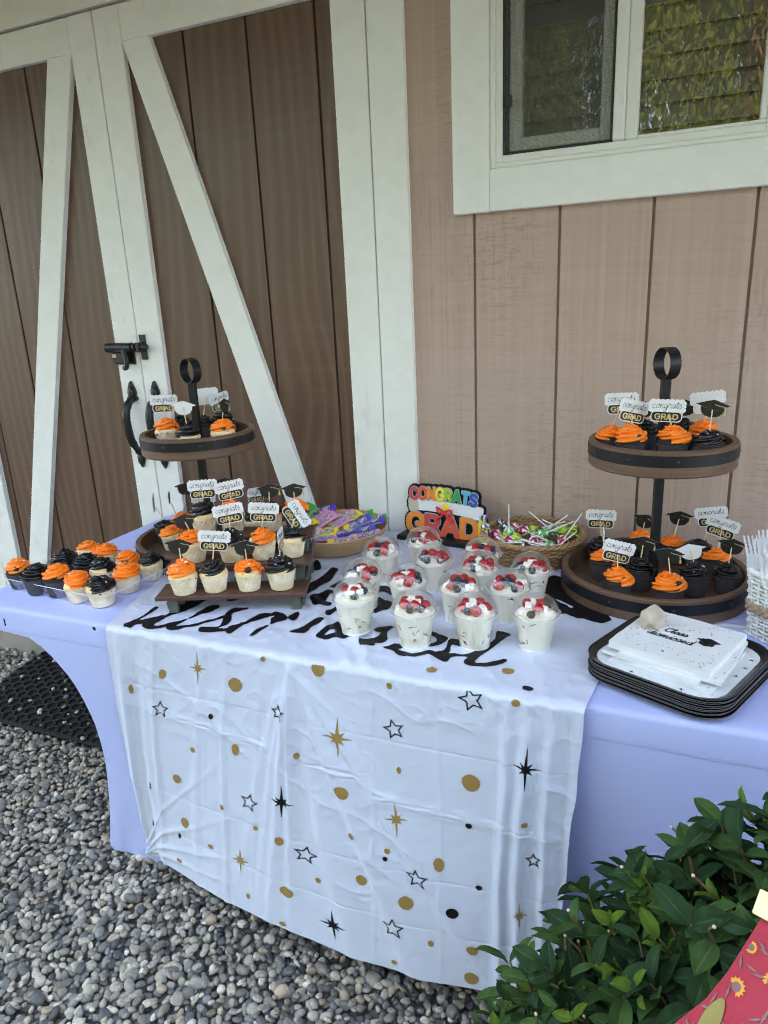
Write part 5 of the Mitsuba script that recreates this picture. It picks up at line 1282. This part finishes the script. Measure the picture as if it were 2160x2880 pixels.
# ---------------------------------------------------------------- plates, napkins, stone
PM0 = mat4(Rz(math.radians(-24.5)), (.513, -.621, 0))
def ploop(h, r, z, n=128): return np.column_stack([rrect(h, h, r, n), np.full(n, z)])
def plate_mesh(lo, hi):
    V = np.array([ploop(h, r, z) for h, r, z in (lo + hi)]); V = np.concatenate([V, V[:, :1]], 1); return grid(V)
SH_PLR = shp(plate_mesh([(.100, .040, .0), (.106, .044, .0022), (.1135, .048, .0085), (.1165, .050, .0100)], [(.1178, .051, .0094), (.1165, .050, .0086), (.1130, .047, .0070), (.106, .043, .0006), (.100, .039, -.0012)]), 50)
SH_PLE = shp(tube(ploop(.1176, .0508, .0097, 96), .00045, 5, closed=True), True)
SH_PLB = shp(cat(ext(Polygon(rrect(.1062, .1062, .044, 96)), .0006)))
NPL = 11
for i in range(NPL):
    M = PM0 @ mat4(Rz(gf.normal(0, .012)), (gf.normal(0, .0008), gf.normal(0, .0008), TZ + .0022 + i * .0033), 1 + .006 * (-1) ** i)
    top = i == NPL - 1
    k = thing('paper_plate', 'black rimmed square paper plate on top of the stack, under the napkins' if top else 'black square paper plate inside the stack below the napkins', 'plate', None if top else 'plates in the stack')
    put('rim', SH_PLR, 'plate_black', M, k); put('edge', SH_PLE, 'plate_edge', M, k); put('base', SH_PLB, 'paper' if top else 'plate_black', M @ mat4(None, (0, 0, .0012)), k)
    if top:
        s = []
        for x, y in ((.096, .03), (.095, -.004), (-.094, -.06), (-.03, -.097), (.05, -.096), (.094, .062), (-.097, -.01)):
            s.append(affinity.translate(star(4, .0045, .0014, gf.uniform(0, 3)), x, y))
        mm = ext(unary_union(s), .0002); put('printed_star', shp(mm), 'print_black', M @ mat4(None, (0, 0, .0020)), k, kind='stuff')
zp = TZ + .0022 + (NPL - 1) * .0033 + .0021
NM0 = mat4(Rz(math.radians(-22)), (.511, -.613, 0))
def napkin_mesh(seed, h, th, wav):
    n = 44
    U, Vv = np.meshgrid(np.linspace(-1, 1, n), np.linspace(-1, 1, n), indexing='ij')
    nz = meshkit.fbm(np.stack([U * 1.6, Vv * 1.6, 0 * U + seed * 3], -1), 3, seed) - .5
    nx = meshkit.fbm(np.stack([U * 3, Vv * 3, 0 * U + 9], -1), 2, seed + 5) - .5
    Xn, Yn = h * U * (1 + .02 * nx), h * Vv * (1 + .02 * nz)
    top = grid(np.stack([Xn, Yn, th + wav * nz], -1))
    sk = []
    for e in (np.s_[0, :], np.s_[:, -1], np.s_[-1, ::-1], np.s_[::-1, 0]):
        a = np.stack([Xn[e], Yn[e], (th + wav * nz)[e]], -1); L_ = []
        for q in np.linspace(0, 1, 7): L_.append(np.stack([a[:, 0] * (1 + .006 * math.sin(q * 19)), a[:, 1] * (1 + .006 * math.sin(q * 19)), a[:, 2] * (1 - q)], -1))
        sk.append(grid(np.array(L_)))
    return cat(top, sk)
k = None
for i, (dx, dy, rot, th, h) in enumerate(((.008, -.016, .03, .006, .0815), (-.004, -.012, -.10, .006, .0805), (.012, -.008, .09, .006, .080), (0, 0, 0, .0125, .0815))):
    lab = ('lowest crumpled white napkin on the plates', 'white napkin askew in the pile, second from the bottom', 'white napkin third from the bottom, sticking out to the right', 'topmost white napkin printed with a greeting and a black cap')[i]
    k = thing('napkin', lab, 'napkin')
    MN = NM0 @ mat4(Rz(rot), (dx, dy, zp + i * .0058))
    put('sheet', shp(napkin_mesh(i, h, th, .0035 if i < 3 else .0016), True), 'paper', MN, k)
    if i < 3:
        s = [affinity.translate(star(5, .0022, .001, gf.uniform(0, 3)), gf.choice([-1, 1]) * gf.uniform(.066, .079), gf.uniform(-.078, .078)) for _ in range(12)]
        put('printed_star', shp(moved(ext(unary_union(s), .0002), mat4(None, (0, 0, th + .0015)))), 'print_gold', MN, k, kind='stuff')
hN = .0125
def npz(v): 
    U, Vv = v[:, 0] / .0815, v[:, 1] / .0815
    return hN + .0016 * (meshkit.fbm(np.stack([U * 1.6, Vv * 1.6, 0 * U + 9], -1), 3, 3) - .5) + .0005
def on_nap(poly, h=.006):
    ms = []
    for gp in (poly.geoms if hasattr(poly, 'geoms') else [poly]):
        v, f = trimesh.creation.triangulate_polygon(gp, engine='earcut'); v = np.column_stack([v, 0 * v[:, 0]])
        v, f = trimesh.remesh.subdivide_to_size(v, f, h, max_iter=10)
        ms.append(trimesh.Trimesh(np.column_stack([v[:, :2], npz(v)]), f, process=False))
    return cat(ms)
P1, w1 = script('Class', .0088, .0026); P2, w2 = script('dismissed', .0098, .0021)
P1 = affinity.translate(P1, -.028, .008); P2 = affinity.translate(P2, -w2 / 2 - .010, -.016)
put('lettering', shp(on_nap(unary_union([P1, P2]))), 'print_black', MN, k)
cap_ = unary_union([Polygon([(.024, .016), (.044, .026), (.064, .016), (.043, .004)]), Polygon([(.032, .010), (.043, .004), (.056, .010), (.056, .001), (.043, -.005), (.032, .001)])])
put('printed_cap', shp(on_nap(cap_)), 'print_black', MN, k)
for nm, cnt, mt in (('printed_star', 46, 'print_black'), ('printed_dot', 40, 'print_gold')):
    s = []
    while len(s) < cnt:
        x, y = gf.uniform(-.077, .077, 2)
        if -.055 < x < .066 and -.03 < y < .03: continue
        R0 = gf.uniform(.0014, .0024)
        q = star(5, R0, R0 * .45, gf.uniform(0, 3)); q = q.difference(star(5, R0 * .6, R0 * .27)) if gf.random() < .5 else q
        s.append(affinity.translate(q if mt == 'print_black' else Point(0, 0).buffer(R0 * .55, 3), x, y))
    put(nm, shp(on_nap(unary_union(s), .05)), mt, MN, k, kind='stuff')
m = trimesh.creation.icosphere(subdivisions=4); v = np.array(m.vertices)
for i in range(13):
    d = gf.normal(0, 1, 3); d /= np.linalg.norm(d); c = gf.uniform(.38, .72); q = v @ d; v -= np.clip(q - c, 0, None)[:, None] * d
v *= (1 + .12 * (meshkit.fbm(v * 3, 3, 2) - .5))[:, None] * np.array([.031, .025, .028])
m.vertices = v
put('stone', shp(moved(m, mat4(Rz(.5) @ Ry(.15), (.464, -.588, zp + 3 * .0058 + hN + .0135))), 12), 'rock', label='rough beige stone weighing down the napkins', category='stone')

# ---------------------------------------------------------------- shrub in the right foreground
bk_ = thing('shrub', 'trimmed evergreen shrub with glossy oval leaves in the right foreground', 'shrub')
gb = np.random.default_rng(31)
EC, ER = np.array([.870, -1.11, .20]), np.array([.590, .27, .715])
LCOLS = (-1, -.5, -.10, 0, .10, .5, 1)
def leaf_mesh(curl, fold, n=8):
    t = np.linspace(0, 1, n)
    w = .255 * np.sin(PI * np.clip(t * .985 + .015, 0, 1) ** .95) ** .72
    L_ = []
    for s in LCOLS:
        x = t; y = s * w; z = fold * np.abs(s) * w + curl * (t - .4) ** 2 * -1 + .02 * np.sin(t * 9) * abs(s)
        L_.append(np.stack([x, y, z], 1))
    return grid(np.array(L_))
LC_ = dict(dark=((.030, .062, .030), (.060, .105, .045)), mid=((.058, .112, .036), (.11, .17, .06)), young=((.13, .23, .035), (.2, .29, .06)))
def leaf_col(kind, j):
    a, b = np.array(LC_[kind])
    vein = np.repeat(np.array([0, 0, 0, 1.0, 0, 0, 0]), 8)
    k = meshkit.noise(np.column_stack([np.repeat(np.arange(7), 8) * .9 + j * 7, np.tile(np.arange(8), 7) * .7, np.zeros(56)]), j)
    return (a + (b - a) * vein[:, None]) * (.75 + .5 * k)[:, None]
CURLS = ((.25, .35), (.1, .5), (.45, .25), (-.1, .4), (.3, .6))
SH_LEAF = {q: [shp(leaf_mesh(c, f), True, color=leaf_col(q, j)) for j, (c, f) in enumerate(CURLS)] for q in LC_}
LEAFARR = [leaf_mesh(c, f) for c, f in ((.25, .35), (.1, .5), (.45, .25), (-.1, .4), (.3, .6))]
leaves, twigs, cuts = [], [], []
n_sh = 0
while n_sh < 2300:
    d = gb.normal(0, 1, 3); d[2] = abs(d[2]) * .9 - .25; d /= np.linalg.norm(d)
    depth = 1.0 - abs(gb.normal(0, .12)) + .03 * gb.normal()
    p = EC + ER * d * depth
    if p[2] < .10 or p[0] > 1.0: continue
    if n_sh > 60 and p[1] > -.98 and p[0] > .75: continue
    nrm = d / ER; nrm /= np.linalg.norm(nrm)
    up = nrm * .75 + np.array([0, 0, .75]) + gb.normal(0, .28, 3); up /= np.linalg.norm(up)
    n_sh += 1
    young = gb.random() < .17 and depth > .93
    ln = gb.uniform(.026, .05)
    root = p - up * ln * 1.3
    twigs.append((root, p, gb.uniform(.0012, .0022)))
    if gb.random() < .22:
        tip = p + up * gb.uniform(.008, .05); twigs.append((p, tip, .0015)); cuts.append((tip, up))
    pairs = gb.integers(2, 4)
    a0 = gb.uniform(0, 6.28)
    b1 = np.cross(up, [0.3, .2, .9]); b1 /= np.linalg.norm(b1); b2 = np.cross(up, b1)
    for q in range(pairs):
        for h in range(2):
            a = a0 + q * PI / 2 + h * PI + gb.normal(0, .25)
            out_ = b1 * math.cos(a) + b2 * math.sin(a)
            el = gb.uniform(.15, .9) if not young else gb.uniform(.5, 1.2)
            x = out_ * math.cos(el) + up * math.sin(el) + np.array([0, 0, -.12]); x /= np.linalg.norm(x)
            z = up * math.cos(el) - out_ * math.sin(el); z = z - x * (z @ x); z += gb.normal(0, .2, 3); z -= x * (z @ x); z /= np.linalg.norm(z)
            y = np.cross(z, x)
            s = gb.uniform(.028, .052) * (.62 if young else 1) * (1 - .12 * q)
            at = p - up * q * ln * .45
            leaves.append((int(gb.integers(5)), mat4(np.stack([x, y, z], 1), at, s), 'young' if young else ('mid' if gb.random() < .42 else 'dark'), at))
def visible_score(p):
    v = p - EYE; w = v @ FWD
    sx, sy = (v @ _r) / w, (v @ UP) / w
    inside = abs(sx) < .56 and abs(sy) < .74
    return np.linalg.norm(v) + (0 if inside else 10) + (.35 if p[1] > -1.0 else 0)
order = sorted(range(len(leaves)), key=lambda i: visible_score(leaves[i][3]))
for i in order[:300]:
    v, M, m, _ = leaves[i]
    put('leaf', SH_LEAF[m][v], 'leaf_' + m, M, bk_)
for m in ('dark', 'mid', 'young'):
    L_ = [moved(LEAFARR[leaves[i][0]], leaves[i][1]) for i in order[300:] if leaves[i][2] == m]
    C_ = [leaf_col(m, leaves[i][0]) * gb.uniform(.75, 1.2) for i in order[300:] if leaves[i][2] == m]
    if L_: put('foliage', shp(cat(L_), True, color=np.vstack(C_)), 'leaf_' + m, None, bk_, kind='stuff')
put('twigs', shp(cat([tube([a, (a + b) / 2 + gb.normal(0, .002, 3), b], [r * 1.3, r, r * .8], 5) for a, b, r in twigs]), True), 'twig', None, bk_, kind='stuff')
put('cut_tips', shp(cat([trimesh.creation.icosphere(subdivisions=1, radius=.0019).apply_translation(t) for t, u in cuts]), True), 'twig_cut', None, bk_, kind='stuff')
for i in range(16):
    a = gb.uniform(0, 6.28)
    b0 = np.array([EC[0] + .2 * math.cos(a), EC[1] + .1 * math.sin(a), -.03]); e = EC + ER * np.array([math.cos(a) * gb.uniform(.2, .85), math.sin(a) * gb.uniform(.2, .7), gb.uniform(.2, .6)])
    put('branch', shp(tube(catmull([b0, b0 * .5 + e * .5 + gb.normal(0, .03, 3) - [0, 0, .06], e], 5), np.linspace(.006, .002, 11), 7), True), 'twig', None, bk_)
# low shoots at the shrub's left foot
for p0 in ((.30, -1.03, .03), (.27, -1.10, .02), (.34, -1.16, .05)):
    p0 = np.array(p0)
    for q in range(5):
        a = gb.uniform(0, 6.28); x = np.array([math.cos(a) - .4, math.sin(a), gb.uniform(.0, .6)]); x /= np.linalg.norm(x)
        z = np.array([0, 0, 1.0]); z -= x * (z @ x); z /= np.linalg.norm(z)
        kq = 'mid' if q % 2 else 'dark'
        put('leaf', SH_LEAF[kq][q], 'leaf_' + kq, mat4(np.stack([x, np.cross(z, x), z], 1), p0 + [0, 0, .012 * q], .055), bk_)
    put('branch', shp(tube([EC * [1, 1, 0] + [-.2, 0, .1], (p0 + EC * [1, 1, 0] + [-.2, 0, .0]) / 2 + [0, 0, .03], p0 + [0, 0, .06]], [.004, .003, .002], 6), True), 'twig', None, bk_)
# fallen leaf on the gravel
lm = leaf_mesh(.2, .15)
lobes = star(9, .034, .021).buffer(.003).buffer(-.001)
fm = ext(affinity.scale(lobes, 1.0, .55), .0006); vv = np.array(fm.vertices); vv[:, 2] += .006 * np.cos(vv[:, 0] * 60); fm.vertices = vv
put('fallen_leaf', shp(moved(fm, mat4(Rz(.7), (-.215, -1.235, .034))), 30), 'fallen', label='dark green fallen leaf on the gravel at the bottom edge', category='leaf')

mat('fallen', (.030, .055, .025), .5)
# ---------------------------------------------------------------- red printed fabric bag
rbk = thing('fabric_bag', 'red fabric bag printed with sunflowers at the lower right corner', 'bag')
def ray_at(px, py, d):
    u_, v_ = (px - 1080) / 1966.07, (py - 1440) / 1966.07
    return d
BO = np.array([(.572, -1.228, .865)])
# the bag's own axes: a (to the right), b (up), outline in metres
ba = np.array([.905, -.425, .02]); ba /= np.linalg.norm(ba)
bn = np.array([-.30, -.62, .72]); bn -= ba * (bn @ ba); bn /= np.linalg.norm(bn)
bb = np.cross(bn, ba)
outl = np.array([(.007, -.004), (.002, -.029), (-.003, -.056), (-.006, -.067), (-.011, -.083), (-.026, -.113), (-.036, -.128), (-.062, -.172), (-.03, -.27), (.12, -.31), (.26, -.26), (.30, -.10), (.25, .025), (.12, .012)])
bp = Polygon(outl)
v2, f2 = trimesh.creation.triangulate_polygon(bp.simplify(.0005), engine='earcut')
v2 = np.column_stack([v2, 0 * v2[:, 0]]); v2, f2 = trimesh.remesh.subdivide_to_size(v2, f2, .012, max_iter=12)
def puff(v):
    e = np.array([bp.exterior.distance(Point(q)) for q in v[:, :2]])
    w = meshkit.fbm(np.column_stack([v[:, 0] * 22, v[:, 1] * 22, 0 * e]), 2, 3) - .5
    return .030 * (1 - np.exp(-e / .035)) + .010 * w * np.clip(e / .012, 0, 1)
def bag_pt(v, h): return BO + v[:, :1] * ba + v[:, 1:2] * bb + np.asarray(h)[:, None] * bn
hp = puff(v2)
put('cloth', shp(cat(trimesh.Trimesh(bag_pt(v2, hp), f2, process=False), trimesh.Trimesh(bag_pt(v2, -.4 * hp - .0005), f2[:, ::-1], process=False)), 60), 'bag_red', None, rbk)
def bag_print(poly, off=.0010):
    ms = []
    poly = poly.intersection(bp.buffer(-.002))
    for gp in (poly.geoms if hasattr(poly, 'geoms') else [poly]):
        if gp.is_empty or gp.area < 1e-7: continue
        v, f = trimesh.creation.triangulate_polygon(gp, engine='earcut'); v = np.column_stack([v, 0 * v[:, 0]])
        v, f = trimesh.remesh.subdivide_to_size(v, f, .006, max_iter=10)
        ms.append(trimesh.Trimesh(bag_pt(v, puff(v) + off), f, process=False))
    return cat(ms)
sun, core, lf = [], [], []
for x, y, r in ((.008, -.030, .0055), (.008, -.062, .0078), (.03, -.045, .007), (.035, -.09, .008), (.07, -.06, .008), (.0, -.125, .008), (.05, -.14, .008), (.10, -.11, .008), (-.02, -.16, .008), (.09, -.03, .007)):
    sun.append(affinity.translate(star(13, r, r * .74), x, y)); core.append(affinity.translate(Point(0, 0).buffer(r * .48), x, y))
for i in range(210):
    x, y, a = gb.uniform(-.04, .14), gb.uniform(-.20, .0), gb.uniform(0, 180)
    if min(math.hypot(x - s.centroid.x, y - s.centroid.y) for s in sun) < .008: continue
    lf.append(affinity.translate(affinity.rotate(Polygon([(-.0062, 0), (0, .0011), (.0062, 0), (0, -.0011)]), a), x, y))
for i, (q, c) in enumerate(zip(sun, core)):
    if not bp.buffer(-.001).intersects(q): continue
    cx, cy = q.centroid.x, q.centroid.y
    half = Polygon([(cx + .03 * math.cos(a_), cy + .03 * math.sin(a_)) for a_ in np.linspace(-2.3 + i, 1.9 + i, 12)] + [(cx, cy)])
    put('printed_flower', shp(bag_print(q.difference(c).intersection(half))), 'ink_gold', None, rbk)
    if bp.buffer(-.002).intersects(c): put('flower_heart', shp(bag_print(c)), 'ink_taupe', None, rbk)
put('printed_leaf', shp(bag_print(unary_union(lf))), 'ink_taupe', None, rbk, kind='stuff')
bird = Polygon(catmull(np.array([(-.002, -.078), (.003, -.075), (.006, -.083), (.006, -.098), (.001, -.118), (-.008, -.116), (-.008, -.092)]), 4, True))
put('printed_bird', shp(bag_print(bird, .0016)), 'ink_olive', None, rbk)
tabm = bx(.0005, .030, -.006, .0145, .004, .0065, .001)
tabm.vertices = bag_pt(np.array(tabm.vertices), np.array(tabm.vertices)[:, 2] + .0005)
put('tab', shp(tabm), 'wrap_yellow_pale', None, rbk)
mat('wrap_yellow_pale', (.80, .74, .38), .5)
